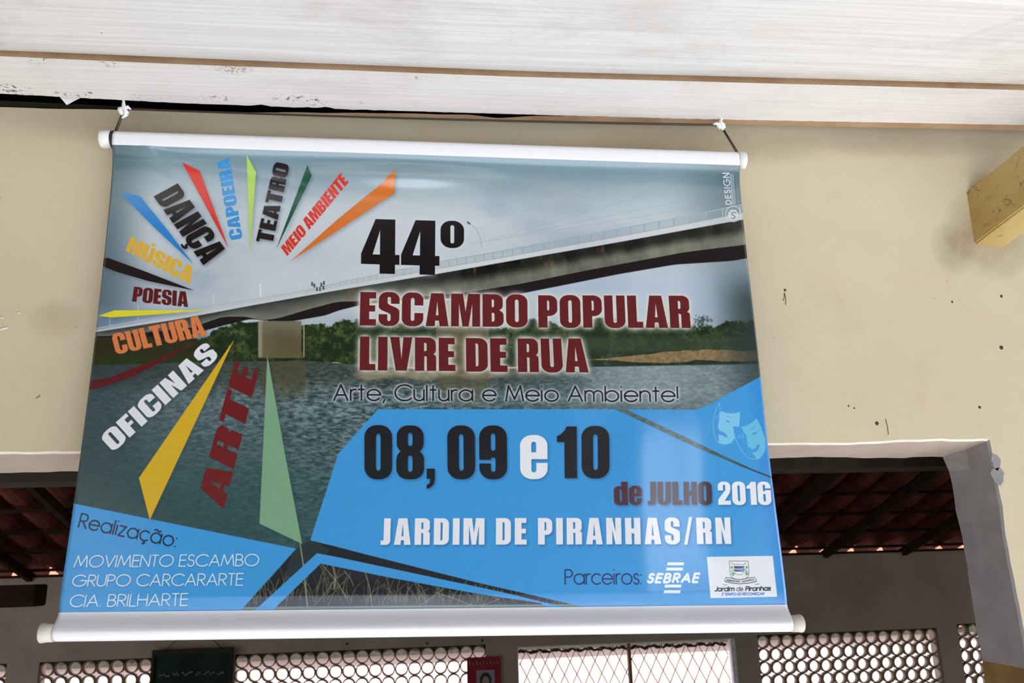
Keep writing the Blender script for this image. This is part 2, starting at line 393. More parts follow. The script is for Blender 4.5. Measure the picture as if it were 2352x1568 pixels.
# ---- bridge
rail = lambda x: ips(x, [(200, 757), (224, 752), (418, 716), (510, 697), (599, 684), (714, 664), (776, 648), (1014, 599), (1150, 576), (1409, 527), (1552, 500), (1712, 467), (1800, 445)])
deck = lambda x: ips(x, [(200, 766), (221, 762), (408, 733), (578, 701), (776, 666), (1014, 627), (1252, 585), (1409, 558), (1552, 532), (1712, 503), (1800, 486)])
gird = lambda x: ips(x, [(200, 768), (240, 772), (440, 752), (470, 741), (510, 727), (560, 726), (600, 734), (612, 734), (640, 730), (714, 708), (776, 692), (860, 690), (1060, 672), (1096, 667), (1201, 650), (1354, 619), (1576, 578), (1715, 561), (1800, 550)], 12)
und = lambda x: ips(x, [(200, 770), (240, 776), (300, 772), (420, 776), (473, 758), (510, 748), (575, 732), (612, 736), (667, 738), (748, 724), (776, 713), (820, 702), (900, 690), (1060, 684), (1096, 692), (1150, 684), (1201, 673), (1422, 629), (1552, 607), (1681, 599), (1719, 592), (1800, 580)], 12)
Yr, Yd, Yg, Yu = rail(PX), deck(PX), gird(PX), und(PX)
def band(a, b, col, al=1.0, f=1.2):
    lay(col, sm(-f, f, PY-a)*(1-sm(-f, f, PY-b))*al)
band(Yg, Yu, (30, 25, 26)); 
fg = np.clip((PY-Yd)/(Yg-Yd+1), 0, 1)
gcol = np.stack([54+66*fg+30*(n2-.5), 58+68*fg+26*(n2-.5), 56+54*fg+20*(n2-.5)], -1)
gw = sm(860, 1120, PX)[..., None]; g5 = fbm(TH, TW, 90, 4, 31, 0.5)
gcol = gcol*(1-gw)+gw*np.stack([28+84*sm(0.2, 0.75, fg)+60*(g5-.5), 28+88*sm(0.2, 0.75, fg)+60*(g5-.5), 26+74*sm(0.2, 0.75, fg)+50*(g5-.5)], -1)
ga = sm(-1, 1, PY-Yd)*(1-sm(-1, 1, PY-Yg)); img = img*(1-ga[..., None])+gcol*ga[..., None]
st_ = fbm(TH, TW, 60, 4, 9, 0.35)
lay((128, 92, 56), ga*sm(0.62, 0.85, st_)*0.5)
lay((210, 212, 210), sm(-1, 1, PY-(Yd-(Yd-Yr)*0.42))*(1-sm(-1, 1, PY-Yd))*0.75)
lay((150, 165, 172), sm(-1, 1, PY-Yr)*(1-sm(-1, 1, PY-(Yd-(Yd-Yr)*0.42)))*0.35*(PX > 700))
lay((150, 170, 176), np.clip(1.6-np.abs(PY-Yr-1), 0, 1)*0.8)
lay((140, 155, 160), np.clip(1.6-np.abs(PY-(Yd-(Yd-Yr)*0.42)), 0, 1)*0.5*(PX > 900))
lay((190, 196, 196), sm(-1, 1, PY-Yr)*(1-sm(-1, 1, PY-Yd))*(PX < 900)*0.5)
xx_ = 1700.0
px_ = []
while xx_ > 780:
    px_.append(xx_); xx_ -= 12+28*((xx_-700)/1000)**1.3
pr = np.zeros(TW, np.float32)
for x0 in px_:
    a = np.clip((1.2+1.2*(x0-780)/900)-np.abs(PX-x0), 0, 1)*sm(-1, 1, PY-Yr)*(1-sm(-1, 1, PY-(Yd-(Yd-Yr)*0.42))); lay((150, 164, 170), a*0.8)
# piers
pc = np.stack([112-12*sm(735, 780, PY)+30*(n2-.5), 110-20*sm(735, 780, PY)+28*(n2-.5), 92-28*sm(735, 780, PY)+20*(n2-.5)], -1)
def pier(x0, x1, y0, y1, al=1.0):
    global img
    a = sm(x0-1, x0+1, PX)*(1-sm(x1-1, x1+1, PX))*sm(y0-1, y0+1, PY)*(1-sm(y1-1, y1+1, PY))*al
    img = img*(1-a[..., None])+pc*a[..., None]
pier(593, 692, 737, 822); lay((150, 150, 128), sm(592, 594, PX)*(1-sm(598, 606, PX))*sm(735, 737, PY)*(1-sm(818, 822, PY))*0.8)
lay((176, 170, 150), np.clip(2.2-np.abs(PX-698), 0, 1)*(PY > 736)*(PY < 820)*0.7)
pier(1002, 1123, 690, 858, 0.9)
lay((240, 240, 240), np.clip(1.8-np.abs(PX-598), 0, 1)*(PY > 651)*(PY < 682)*0.8)
for x0, y0, y1 in ((490, 676, 698), (418, 702, 716), (317, 700, 735), (252, 730, 748), (690, 655, 664)):
    lay((236, 238, 240), np.clip(1.3-np.abs(PX-x0), 0, 1)*(PY > y0)*(PY < y1)*0.6)

# ---- vector art
def P2T(P):
    s, t = px2st(P); return np.stack([s*TW, t*TH], 1)
def cover(poly):
    """anti-aliased even-odd coverage of a polygon in image pixels -> (y0, x0, mask)"""
    x0 = int(max(math.floor(poly[:, 0].min())-1, 0)); x1 = int(min(math.ceil(poly[:, 0].max())+1, TW))
    y0 = int(max(math.floor(poly[:, 1].min())-1, 0)); y1 = int(min(math.ceil(poly[:, 1].max())+1, TH))
    if x1 <= x0 or y1 <= y0: return None
    K = 3; ys = (np.arange((y1-y0)*K)+.5)/K+y0
    a = poly; b = np.roll(poly, -1, 0)
    ya, yb = a[:, 1][None], b[:, 1][None]; Y = ys[:, None]
    hit = (ya <= Y) != (yb <= Y)
    with np.errstate(divide='ignore', invalid='ignore'):
        xc = a[:, 0][None]+(Y-ya)*(b[:, 0]-a[:, 0])[None]/(yb-ya)
    xc = np.where(hit, xc, 1e7); xc.sort(axis=1); nmax = int(hit.sum(1).max())
    mk = np.zeros((len(ys), x1-x0), np.float32); ii = np.arange(x0, x1)[None]
    for k in range(nmax):
        mk += (-1.0 if k % 2 == 0 else 1.0)*np.clip(xc[:, k:k+1]-ii, 0, 1)
    if nmax % 2: mk -= -1.0*0
    return y0, x0, np.clip(mk.reshape(y1-y0, K, -1).mean(1), 0, 1)
def blur1(a, r):
    for _ in range(3):
        for ax in (0, 1):
            c = np.cumsum(np.pad(a, [(r+1, r) if i == ax else (0, 0) for i in (0, 1)], mode='edge'), axis=ax, dtype=np.float64)
            n = a.shape[ax]
            a = ((c[2*r+1:] if ax == 0 else c[:, 2*r+1:])-(c[:n] if ax == 0 else c[:, :n]))/(2*r+1)
    return a.astype(np.float32)
class Layer:
    """coverage canvas over a box of the image"""
    def __init__(s, P, pad=40):
        T = P2T(P); s.x0 = int(max(T[:, 0].min()-pad, 0)); s.x1 = int(min(T[:, 0].max()+pad, TW))
        s.y0 = int(max(T[:, 1].min()-pad, 0)); s.y1 = int(min(T[:, 1].max()+pad, TH)); s.m = np.zeros((s.y1-s.y0, s.x1-s.x0), np.float32)
    def add(s, poly, sign=1):
        r = cover(poly)
        if r is None: return
        y, x, k = r; ya, yb = max(y, s.y0), min(y+k.shape[0], s.y1); xa, xb = max(x, s.x0), min(x+k.shape[1], s.x1)
        if yb <= ya or xb <= xa: return
        k = k[ya-y:yb-y, xa-x:xb-x]; v = s.m[ya-s.y0:yb-s.y0, xa-s.x0:xb-s.x0]
        if sign > 0: np.maximum(v, k, out=v)
        else: v *= (1-k)
    def put(s, col, al=1.0, m_=None):
        v = img[s.y0:s.y1, s.x0:s.x1]; mk = s.m if m_ is None else m_
        v += (np.asarray(col, np.float32)-v)*(mk*al)[..., None]
    def glow(s, col, r, gain=1.0, al=1.0, dx=0, dy=0):
        b = blur1(s.m, r); b = np.roll(np.roll(b, dy, 0), dx, 1); s.put(col, al, np.clip(b*gain, 0, 1))
def shape(P, col, al=1.0, shadow=0):
    P = np.asarray(P, float)
    Q = []                                                   # densify so that long edges follow the sheet
    for i in range(len(P)):
        a, b = P[i], P[(i+1) % len(P)]; n = max(1, int(np.hypot(*(b-a))/40))
        for k in range(n): Q.append(a+(b-a)*k/n)
    L = Layer(P); L.add(P2T(np.array(Q)))
    if shadow: L.glow((40, 55, 62), 7, 1.0, 0.45*shadow, 5, 6)
    L.put(col, al); return L

# heavy condensed capitals (cap height 1) as added and removed outlines
def rr(x0, y0, x1, y1, r, c='1111'):
    rx, ry = r if isinstance(r, tuple) else (r, r); out = []
    for (cx, cy, a0, f) in ((x0+rx, y1-ry, 180, c[0]), (x1-rx, y1-ry, 90, c[1]), (x1-rx, y0+ry, 0, c[2]), (x0+rx, y0+ry, -90, c[3])):
        if f == '1':
            for k in range(13):
                a = math.radians(a0-90*k/12); out.append((cx+rx*math.cos(a), cy+ry*math.sin(a)))
        else:
            a = math.radians(a0-45); out.append((cx+rx*(1 if math.cos(a) > 0 else -1), cy+ry*(1 if math.sin(a) > 0 else -1)))
    return out
def rc(x0, y0, x1, y1): return [(x0, y0), (x1, y0), (x1, y1), (x0, y1)]
OUT = rr(0, -.01, .62, 1.01, (.26, .23)); CNT = rr(.255, .15, .365, .85, (.055, .07))
SC_ = [(.25, .70), (.25, .82), (.265, .85), (.30, .87), (.335, .85), (.35, .82), (.35, .66), (.63, .66), (.63, .40), (.60, .455), (.565, .50), (.51, .54), (.44, .572), (.33, .615), (.27, .655)]
HG = {
 'A': (.66, [(1, [(0, 0), (.15, 1), (.51, 1), (.66, 0), (.40, 0), (.385, .17), (.275, .17), (.26, 0)]), (-1, [(.29, .33), (.33, .78), (.37, .33)])]),
 'B': (.61, [(1, rr(0, .485, .585, 1, (.22, .17), '0110')), (1, rr(0, 0, .61, .525, (.23, .18), '0110')), (1, rc(.2, .42, .47, .58)), (-1, rr(.265, .60, .335, .84, (.035, .06), '0110')), (-1, rr(.265, .16, .345, .43, (.04, .06), '0110'))]),
 'C': (.62, [(1, OUT), (-1, CNT), (-1, rc(.31, .39, .7, .62))]),
 'D': (.60, [(1, rr(0, 0, .60, 1, (.25, .22), '0110')), (-1, rr(.265, .16, .345, .84, (.05, .07), '0110'))]),
 'E': (.47, [(1, rc(0, 0, .27, 1)), (1, rc(0, .81, .46, 1)), (1, rc(0, .42, .44, .60)), (1, rc(0, 0, .47, .19))]),
 'F': (.45, [(1, rc(0, 0, .27, 1)), (1, rc(0, .81, .45, 1)), (1, rc(0, .41, .43, .59))]),
 'H': (.61, [(1, rc(0, 0, .255, 1)), (1, rc(.355, 0, .61, 1)), (1, rc(.1, .41, .5, .60))]),
 'I': (.27, [(1, rc(0, 0, .27, 1))]),
 'J': (.38, [(1, rc(.11, .15, .38, 1)), (1, rr(.02, 0, .38, .34, (.17, .17), '0010')), (-1, rc(-.1, .17, .11, .5)), (1, rc(0, 0, .15, .17))]),
 'L': (.45, [(1, rc(0, 0, .27, 1)), (1, rc(0, 0, .45, .19))]),
 'M': (.84, [(1, rc(0, 0, .84, 1)), (-1, [(.335, 1.05), (.42, .44), (.505, 1.05)]), (-1, [(.225, -.05), (.225, .72), (.34, -.05)]), (-1, [(.50, -.05), (.615, .72), (.615, -.05)])]),
 'N': (.60, [(1, rc(0, 0, .60, 1)), (-1, [(.235, 1.05), (.365, 1.05), (.365, .47)]), (-1, [(.235, -.05), (.365, -.05), (.235, .55)])]),
 'O': (.62, [(1, OUT), (-1, CNT)]),
 'P': (.57, [(1, rc(0, 0, .27, 1)), (1, rr(0, .36, .57, 1, (.25, .21), '0110')), (-1, rr(.265, .53, .33, .84, (.035, .06), '0110'))]),
 'R': (.61, [(1, rr(0, .455, .60, 1, (.22, .18), '0110')), (1, rr(.30, 0, .605, .505, (.13, .09), '0100')), (1, rc(.25, .44, .48, .56)), (-1, rc(.265, -.1, .34, .43)), (1, rc(0, 0, .265, 1)), (-1, rr(.262, .59, .338, .84, (.035, .06), '0110'))]),
 'S': (.60, [(1, rr(0, -.01, .60, 1.01, (.25, .22))), (-1, SC_), (-1, [(.6-x, 1-y) for x, y in SC_])]),
 'T': (.56, [(1, rc(0, .81, .56, 1)), (1, rc(.145, 0, .415, 1))]),
 'U': (.62, [(1, rr(0, -.01, .62, 1, (.26, .23), '0011')), (-1, rr(.255, .15, .365, 1.1, (.055, .07), '0011'))]),
 'V': (.64, [(1, [(0, 1), (.265, 1), (.325, .33), (.385, 1), (.64, 1), (.475, 0), (.165, 0)])]),
 '0': (.60, [(1, rr(0, -.01, .60, 1.01, (.26, .23))), (-1, rr(.25, .15, .35, .85, (.05, .07)))]),
 '1': (.43, [(1, [(0, .81), (.10, .86), (.17, .93), (.21, 1), (.43, 1), (.43, 0), (.16, 0), (.16, .70), (0, .70)])]),
 '2': (.58, [(1, rr(0, .50, .57, 1.01, (.25, .21), '1110')), (-1, rr(.235, .56, .33, .87, (.045, .06), '1100')), (-1, rc(-.1, .4, .235, .62)), (1, [(.33, .62), (.57, .70), (.53, .52), (.30, .19), (0, .15), (0, .22), (.10, .36)]), (1, rc(0, 0, .56, .185)), (-1, [(.58, .50), (.34, .185), (.6, .185)])]),
 '4': (.70, [(1, [(.26, 1), (.62, 1), (.62, 0), (.34, 0), (.34, .17), (0, .17), (0, .36)]), (1, rc(0, .17, .70, .35)), (-1, [(.345, .35), (.345, .80), (.21, .35)])]),
 '6': (.60, [(1, rr(0, -.01, .60, 1.01, (.26, .23))), (-1, rr(.25, .60, .35, .87, (.045, .06), '1100')), (-1, rc(.35, .64, .7, .71)), (-1, rr(.25, .14, .35, .47, (.045, .06))), (-1, [(.27, .60), (.35, .60), (.35, .66), (.27, .66)])]),
 '8': (.60, [(1, rr(.01, .47, .59, 1.01, (.25, .2))), (1, rr(0, -.01, .60, .56, (.25, .2))), (-1, rr(.25, .62, .35, .87, (.045, .06))), (-1, rr(.25, .13, .35, .44, (.045, .06)))]),
 '9': (.60, [(1, rr(0, -.01, .60, 1.01, (.26, .23))), (-1, rr(.25, .13, .35, .40, (.045, .06), '0011')), (-1, rc(-.1, .29, .25, .36)), (-1, rr(.25, .53, .35, .86, (.045, .06)))]),
 'e': (.51, [(1, rr(0, -.01, .51, .83, (.23, .2))), (-1, rr(.21, .50, .30, .70, (.04, .05), '1100')), (-1, rr(.21, .12, .30, .37, (.04, .05), '0011')), (-1, rc(.21, .30, .6, .37))]),
 'd': (.55, [(1, rr(0, -.01, .50, .81, (.2, .18), '1001')), (1, rc(.30, 0, .55, 1)), (-1, rr(.235, .13, .305, .68, (.035, .05)))]),
 'º': (.42, [(1, rr(0, .50, .42, 1.0, (.19, .17))), (-1, rr(.175, .585, .245, .92, (.03, .04)))]),
 ',': (.18, [(1, [(0, .19), (.18, .19), (.18, 0), (.15, -.11), (.06, -.18), (0, -.19), (0, -.12), (.06, -.09), (.08, 0), (0, 0)])]),
 '/': (.36, [(1, [(0, -.02), (.13, -.02), (.36, 1.02), (.23, 1.02)])]),
}
HG['Ç'] = (.62, HG['C'][1]+[(1, [(.26, .01), (.35, .01), (.34, -.05), (.44, -.10), (.42, -.20), (.32, -.25), (.18, -.24), (.18, -.17), (.28, -.17), (.31, -.13), (.26, -.10)])])
HG['Ú'] = (.62, HG['U'][1]+[(1, [(.24, 1.06), (.36, 1.23), (.58, 1.23), (.40, 1.06)])])
# thin geometric letters as strokes
def arc(cx, cy, rx, ry, a0, a1, n=22):
    return [(cx+rx*math.cos(math.radians(a0+(a1-a0)*k/n)), cy+ry*math.sin(math.radians(a0+(a1-a0)*k/n))) for k in range(n+1)]
x_ = .70
LG = {
 'A': (.74, [[(0, 0), (.37, 1), (.74, 0)], [(.13, .34), (.61, .34)]]),
 'B': (.52, [[(0, 0), (0, 1), (.24, 1)]+arc(.24, .76, .22, .24, 90, -90, 12)+[(0, .52)], [(.24, .52)]+arc(.26, .26, .26, .26, 90, -90, 12)+[(0, 0)]]),
 'C': (.86, [arc(.5, .5, .5, .5, 42, 318, 30)]),
 'Ç': (.86, [arc(.5, .5, .5, .5, 42, 318, 30), [(.5, 0), (.5, -.1), (.6, -.16), (.5, -.24), (.42, -.22)]]),
 'D': (.66, [[(0, 0), (0, 1), (.18, 1)]+arc(.18, .5, .48, .5, 90, -90, 18)+[(0, 0)]]),
 'E': (.46, [[(.46, 1), (0, 1), (0, 0), (.46, 0)], [(0, .53), (.45, .53)]]),
 'F': (.44, [[(.44, 1), (0, 1), (0, 0)], [(0, .53), (.42, .53)]]),
 'G': (.98, [arc(.5, .5, .5, .5, 42, 360, 30)+[(.56, .5)]]),
 'H': (.62, [[(0, 0), (0, 1)], [(.62, 0), (.62, 1)], [(0, .53), (.62, .53)]]),
 'I': (.02, [[(0, 0), (0, 1)]]), 'L': (.40, [[(0, 1), (0, 0), (.40, 0)]]),
 'J': (.36, [[(.36, 1), (.36, .2)]+arc(.18, .18, .18, .18, 0, -160, 10)]),
 'M': (.92, [[(0, 0), (.14, 1), (.46, .12), (.78, 1), (.92, 0)]]),
 'N': (.64, [[(0, 0), (0, 1), (.64, 0), (.64, 1)]]),
 'O': (1.0, [arc(.5, .5, .5, .5, 0, 360, 36)]),
 'P': (.50, [[(0, 0), (0, 1), (.24, 1)]+arc(.24, .74, .26, .26, 90, -90, 12)+[(0, .48)]]),
 'R': (.52, [[(0, 0), (0, 1), (.24, 1)]+arc(.24, .74, .26, .26, 90, -90, 12)+[(0, .48)], [(.20, .48), (.52, 0)]]),
 'S': (.46, [arc(.23, .76, .20, .24, 20, 250, 14)+arc(.23, .27, .23, .27, 75, -160, 14)]),
 'T': (.46, [[(0, 1), (.46, 1)], [(.23, 1), (.23, 0)]]),
 'U': (.60, [[(0, 1), (0, .3)]+arc(.3, .3, .3, .3, 180, 360, 14)+[(.60, 1)]]),
 'V': (.68, [[(0, 1), (.34, 0), (.68, 1)]]),
 'a': (.70, [arc(.35, .35, .35, .35, 0, 360, 26), [(.70, x_), (.70, 0)]]),
 'b': (.70, [arc(.35, .35, .35, .35, 0, 360, 26), [(0, 1), (0, 0)]]),
 'd': (.70, [arc(.35, .35, .35, .35, 0, 360, 26), [(.70, 1), (.70, 0)]]),
 'h': (.52, [[(0, 1), (0, 0)], [(0, .42)]+arc(.26, .44, .26, .26, 180, 0, 12)+[(.52, 0)]]),
 'c': (.60, [arc(.35, .35, .35, .35, 45, 315, 22)]),
 'e': (.68, [[(.0, .36), (.69, .36)]+arc(.35, .35, .35, .35, 0, 325, 26)]),
 'i': (.02, [[(0, 0), (0, x_)], [(0, .96), (0, .99)]]), 'l': (.02, [[(0, 0), (0, 1)]]),
 'm': (.92, [[(0, 0), (0, x_)], [(0, .42)]+arc(.23, .46, .23, .24, 180, 0, 10)+[(.46, 0)], [(.46, .42)]+arc(.69, .46, .23, .24, 180, 0, 10)+[(.92, 0)]]),
 'n': (.52, [[(0, 0), (0, x_)], [(0, .42)]+arc(.26, .44, .26, .26, 180, 0, 12)+[(.52, 0)]]),
 'o': (.70, [arc(.35, .35, .35, .35, 0, 360, 26)]),
 'r': (.26, [[(0, 0), (0, x_)], [(0, .42)]+arc(.22, .46, .22, .24, 180, 70, 8)]),
 's': (.34, [arc(.17, .53, .15, .17, 20, 250, 10)+arc(.17, .18, .17, .18, 75, -160, 10)]),
 't': (.32, [[(.16, .98), (.16, 0)], [(0, x_), (.32, x_)]]),
 'u': (.52, [[(0, x_), (0, .28)]+arc(.26, .26, .26, .26, 180, 360, 12)+[(.52, x_)], [(.52, .3), (.52, 0)]]),
 'z': (.44, [[(0, x_), (.44, x_), (0, 0), (.44, 0)]]),
 '.': (.04, [[(.02, .02), (.02, .04)]]), ':': (.04, [[(.02, .02), (.02, .05)], [(.02, .60), (.02, .64)]]),
 ',': (.10, [[(.09, .07), (.02, -.14)]]), '!': (.02, [[(.01, 1), (.01, .24)], [(.01, .02), (.01, .04)]]),
}
LG['ç'] = (.60, LG['c'][1]+[[(.36, 0), (.34, -.08), (.44, -.14), (.36, -.22), (.26, -.2)]])
LG['ã'] = (.70, LG['a'][1]+[arc(.25, .86, .11, .07, 170, 20, 6)+arc(.47, .90, .11, .07, 200, 350, 6)])
LG['É'] = (.46, LG['E'][1]+[[(.16, 1.1), (.34, 1.26)]])
def bil(q, u, v):
    BL, BR, TL, TR = (np.asarray(p, float) for p in q); u = u[:, None]; v = v[:, None]
    return BL*(1-u)*(1-v)+BR*u*(1-v)+TL*(1-u)*v+TR*u*v
def heavy(txt, BL, BR, TL, TR, col, gap=.045, space=.22, fx=None, al=1.0):
    w = []; x = 0
    for ch in txt:
        if ch == ' ': x += space; continue
        w.append((ch, x)); x += HG[ch][0]+gap
    x -= gap; L = Layer(np.array([BL, BR, TL, TR]), 60)
    for ch, x0 in w:
        loc = Layer.__new__(Layer); loc.x0, loc.x1, loc.y0, loc.y1 = L.x0, L.x1, L.y0, L.y1
        pts = [np.array(pl, float) for _, pl in HG[ch][1]]
        T = [P2T(bil((BL, BR, TL, TR), (p[:, 0]+x0)/x, p[:, 1])) for p in pts]
        A = np.concatenate(T); loc.x0 = int(max(A[:, 0].min()-2, L.x0)); loc.x1 = int(min(A[:, 0].max()+3, L.x1)); loc.y0 = int(max(A[:, 1].min()-2, L.y0)); loc.y1 = int(min(A[:, 1].max()+3, L.y1))
        loc.m = np.zeros((loc.y1-loc.y0, loc.x1-loc.x0), np.float32)
        for (sg, _), tp in zip(HG[ch][1], T): loc.add(tp, sg)
        v = L.m[loc.y0-L.y0:loc.y1-L.y0, loc.x0-L.x0:loc.x1-L.x0]; np.maximum(v, loc.m, out=v)
    if fx == 'shadow': L.glow((40, 52, 58), 6, 1.1, 0.5, 4, 6)
    if fx == 'soft': L.glow((20, 50, 90), 4, 1.0, 0.45, 3, 4)
    if fx == 'halo': L.glow((206, 208, 196), 12, 2.3, 0.80); L.glow((226, 226, 218), 4, 2.2, 0.55)
    if fx == 'whiteglow': L.glow((205, 212, 214), 9, 1.8, 0.6)
    L.put(col, al); return L
def strokes(L, lines, th, mp):
    """lines in letter units, mapped by mp to photo pixels; th in photo pixels"""
    rad = th/2*TW/1570
    for ln in lines:
        T = P2T(mp(np.array(ln, float)))
        for i in range(len(T)-1):
            a, b = T[i], T[i+1]; d = b-a; l = np.hypot(*d)
            if l < 1e-6: continue
            d = d/l; n = np.array([-d[1], d[0]])*rad; e = d*rad*0.55
            L.add(np.array([a-e+n, b+e+n, b+e-n, a-e-n]))
def light(txt, BL, BR, TL, TR, col, th, gap=.14, space=.34, fx=None, al=1.0):
    w = []; x = 0
    for ch in txt:
        if ch == ' ': x += space; continue
        w.append((ch, x)); x += LG[ch][0]+gap
    x -= gap; L = Layer(np.array([BL, BR, TL, TR]), 40)
    for ch, x0 in w:
        strokes(L, LG[ch][1], th, lambda p: bil((BL, BR, TL, TR), (p[:, 0]+x0)/x, p[:, 1]))
    if fx == 'halo': L.glow((208, 216, 220), 4, 3.2, 0.75)
    if fx == 'soft': L.glow((20, 50, 90), 2, 1.0, 0.35, 1, 2)
    L.put(col, al); return L

# grass photograph in the low wedges
gm = sm(1235, 1262, PY+0.0*(PX)) * (PX > 540)
wedge = [(696, 1250), (712, 1240), (776, 1256), (841, 1273), (1090, 1336), (1344, 1394), (1344, 1410), (545, 1412), (680, 1262)]
shape(wedge, (36, 34, 42), 1.0)
shape([(680, 1245), (716, 1238), (760, 1262), (700, 1330), (650, 1330)], (50, 68, 68), 0.55)
L = Layer(np.array(wedge), 0)
g2 = np.random.default_rng(11)
for k in range(210):
    bx = 560+780*g2.random(); by = 1392-40*g2.random()*(1 if bx < 800 else 0.5); h = 12+60*g2.random()*(1.1-abs(bx-760)/800); lean = g2.normal(0, .45)
    ln = [(bx, by), (bx+lean*h*.4, by-h*.6), (bx+lean*h, by-h)]
    strokes(L, [ln], 0.8+1.5*g2.random(), lambda p: p)
L2 = Layer(np.array(wedge), 0); L2.add(P2T(np.array(wedge, float)))
L.m *= L2.m; L.put((146, 150, 100), 0.5)
strokesL = Layer(np.array([(680, 1240), (715, 1400)]), 10); strokes(strokesL, [[(688, 1240), (697, 1300), (707, 1398)]], 3.0, lambda p: p); strokesL.put((150, 156, 120), 0.8)
for a, b, w_ in (((740, 1296), (795, 1370), 2.4), ((765, 1300), (768, 1350), 4), ((790, 1310), (812, 1345), 2), ((835, 1300), (855, 1396), 2), ((720, 1392), (765, 1335), 1.6), ((960, 1392), (1020, 1350), 1.6), ((1000, 1360), (1090, 1392), 1.8), ((1100, 1392), (1160, 1368), 1.5)):
    L = Layer(np.array([a, b]), 10); strokes(L, [[a, ((a[0]+b[0])/2+4, (a[1]+b[1])/2), b]], w_, lambda p: p); L.put((166, 160, 112), 0.6)
shape([(540, 1393.5), (1400, 1386), (1400, 1412), (540, 1412)], (112, 138, 136), 0.9)
# blue panels
BLUE = (66, 152, 214)
shape([(100, 1141), (170, 1156), (680, 1259.5), (549, 1406), (549, 1430), (100, 1430)], BLUE)
shape([(712.6, 1240.5), (774, 1051), (777, 1041), (868, 939.5), (1411, 939.5), (1436, 950), (1576, 1017), (1620, 1036), (1700, 1070), (1775, 1099), (1850, 1128), (1850, 1420), (1420, 1420), (1344, 1394.5), (1090.6, 1336), (841, 1273), (776, 1256)], BLUE)
shape([(1437, 939.5), (1601, 941), (1640, 923), (1674, 903), (1715, 882), (1746, 864.6), (1800, 836), (1800, 1106), (1775, 1095), (1728, 1077), (1655, 1043), (1576, 1004)], BLUE)
shape([(728, 1270), (776, 1279), (960, 1318), (1157, 1360), (1243, 1381), (1310, 1396), (1310, 1410), (1285, 1410), (1242, 1385), (1090, 1362), (900, 1327), (736.5, 1294), (622.5, 1405), (615, 1412), (570, 1412), (582, 1404)], BLUE)
lay((40, 120, 200), (1-sm(0, 45, dR))*(PY > 868)*0.35*(img[..., 2] > img[..., 0]+70))
# fan of slivers
for P, c in (([(276, 442), (321, 450), (380, 522), (444, 606), (352, 520)], (42, 128, 196)),
             ([(232, 593.5), (248, 592), (330, 622), (446, 667), (340, 645), (262, 622), (232, 609)], (34, 26, 26)),
             ([(225, 725), (262, 712.6), (480, 711.6), (360, 722), (255, 729)], (222, 212, 52)),
             ([(200, 880), (213, 874), (252, 867), (330, 836), (449, 787), (380, 826), (306, 864), (238, 888), (200, 896)], (92, 32, 32)),
             ([(538, 779), (319, 1097), (344, 1194)], (212, 172, 44)),
             ([(614, 815), (656, 1050), (694, 1249), (596, 1202)], (124, 164, 130)),
             ([(418, 372), (459, 393), (525.5, 571)], (206, 52, 40)),
             ([(566, 355), (588, 395), (574, 580)], (170, 206, 92)),
             ([(706, 379), (716, 403), (634, 573)], (18, 78, 56)),
             ([(908, 389), (906, 443), (820, 500), (667, 600), (776, 503), (880, 418)], (208, 112, 42))):
    shape(P, c, 1.0, 0.8)
K = (30, 25, 27); MAR = (100, 36, 38)
heavy('DANÇA', (353, 451), (467, 609), (408, 421), (522, 578), (28, 22, 22), fx='shadow')
heavy('CAPOEIRA', (557, 547), (527, 361), (529, 552), (498, 367), (58, 142, 206), fx=None)
heavy('TEATRO', (626, 560), (665, 379), (588, 553), (631, 371), (34, 24, 26), fx='shadow')
heavy('MEIO AMBIENTE', (660, 588), (801, 418), (645, 568), (783, 396), (206, 56, 44), fx=None)
heavy('MÚSICA', (289, 576), (436, 653), (301, 543), (448, 616), (216, 172, 58), fx=None)
heavy('POESIA', (303, 692), (432, 705), (308, 658), (432, 670), (92, 32, 34), fx=None)
heavy('CULTURA', (267, 814), (475, 770), (255, 768), (461, 724), (216, 124, 72), fx='shadow')
heavy('OFICINAS', (261, 1038), (504, 818), (229, 1003), (472, 783), (226, 226, 228), fx='shadow', gap=.07)
heavy('ARTE', (514, 1169), (594, 852), (455, 1140), (541, 826), (108, 34, 36), fx=None)
heavy('44', (829, 627), (1009, 631.5), (830, 502), (1010, 507), (26, 21, 23), gap=.03, fx='whiteglow')
heavy('º', (1012, 632), (1065, 632), (1012, 506), (1066, 508), (26, 21, 23), fx='whiteglow')
halo_ = []
for q in (('ESCAMBO', (826, 747), (1212, 751), (828, 670), (1211, 677)), ('POPULAR', (1237, 752), (1587, 753), (1236, 678), (1582, 679)),
          ('LIVRE', (826, 850), (1046, 852), (827, 772.5), (1045, 776)), ('DE', (1071, 853), (1166, 854), (1070, 776), (1164, 777)), ('RUA', (1190, 854), (1352, 855), (1189, 777), (1345, 777))):
    heavy(*q, MAR, fx='halo', gap=.075); halo_.append(q)
for q in halo_: heavy(*q, MAR, gap=.075)
light('Arte, Cultura e Meio Ambiente!', (767, 919), (1557, 922), (767, 883), (1556, 888), (40, 34, 42), 4.0, fx='halo', gap=.155, space=.40)
heavy('08', (837, 1099), (974, 1099), (837, 977), (974, 978), (36, 34, 40), gap=.09, fx='soft')
heavy(',', (980, 1099), (999, 1099), (980, 977), (999, 978), (36, 34, 40), fx='soft')
heavy('09', (1028, 1099), (1165, 1099), (1027, 978), (1164, 978), (36, 34, 40), gap=.09, fx='soft')
heavy('e', (1195, 1099), (1258, 1099), (1194, 978), (1257, 978), (234, 236, 240), fx='soft')
heavy('10', (1280, 1098), (1400, 1097), (1279, 979), (1399, 979), (36, 34, 40), gap=.10, fx='soft')
heavy('de', (1411, 1159), (1475, 1159), (1409, 1106), (1474, 1106), (88, 50, 58), gap=.05, fx='soft')
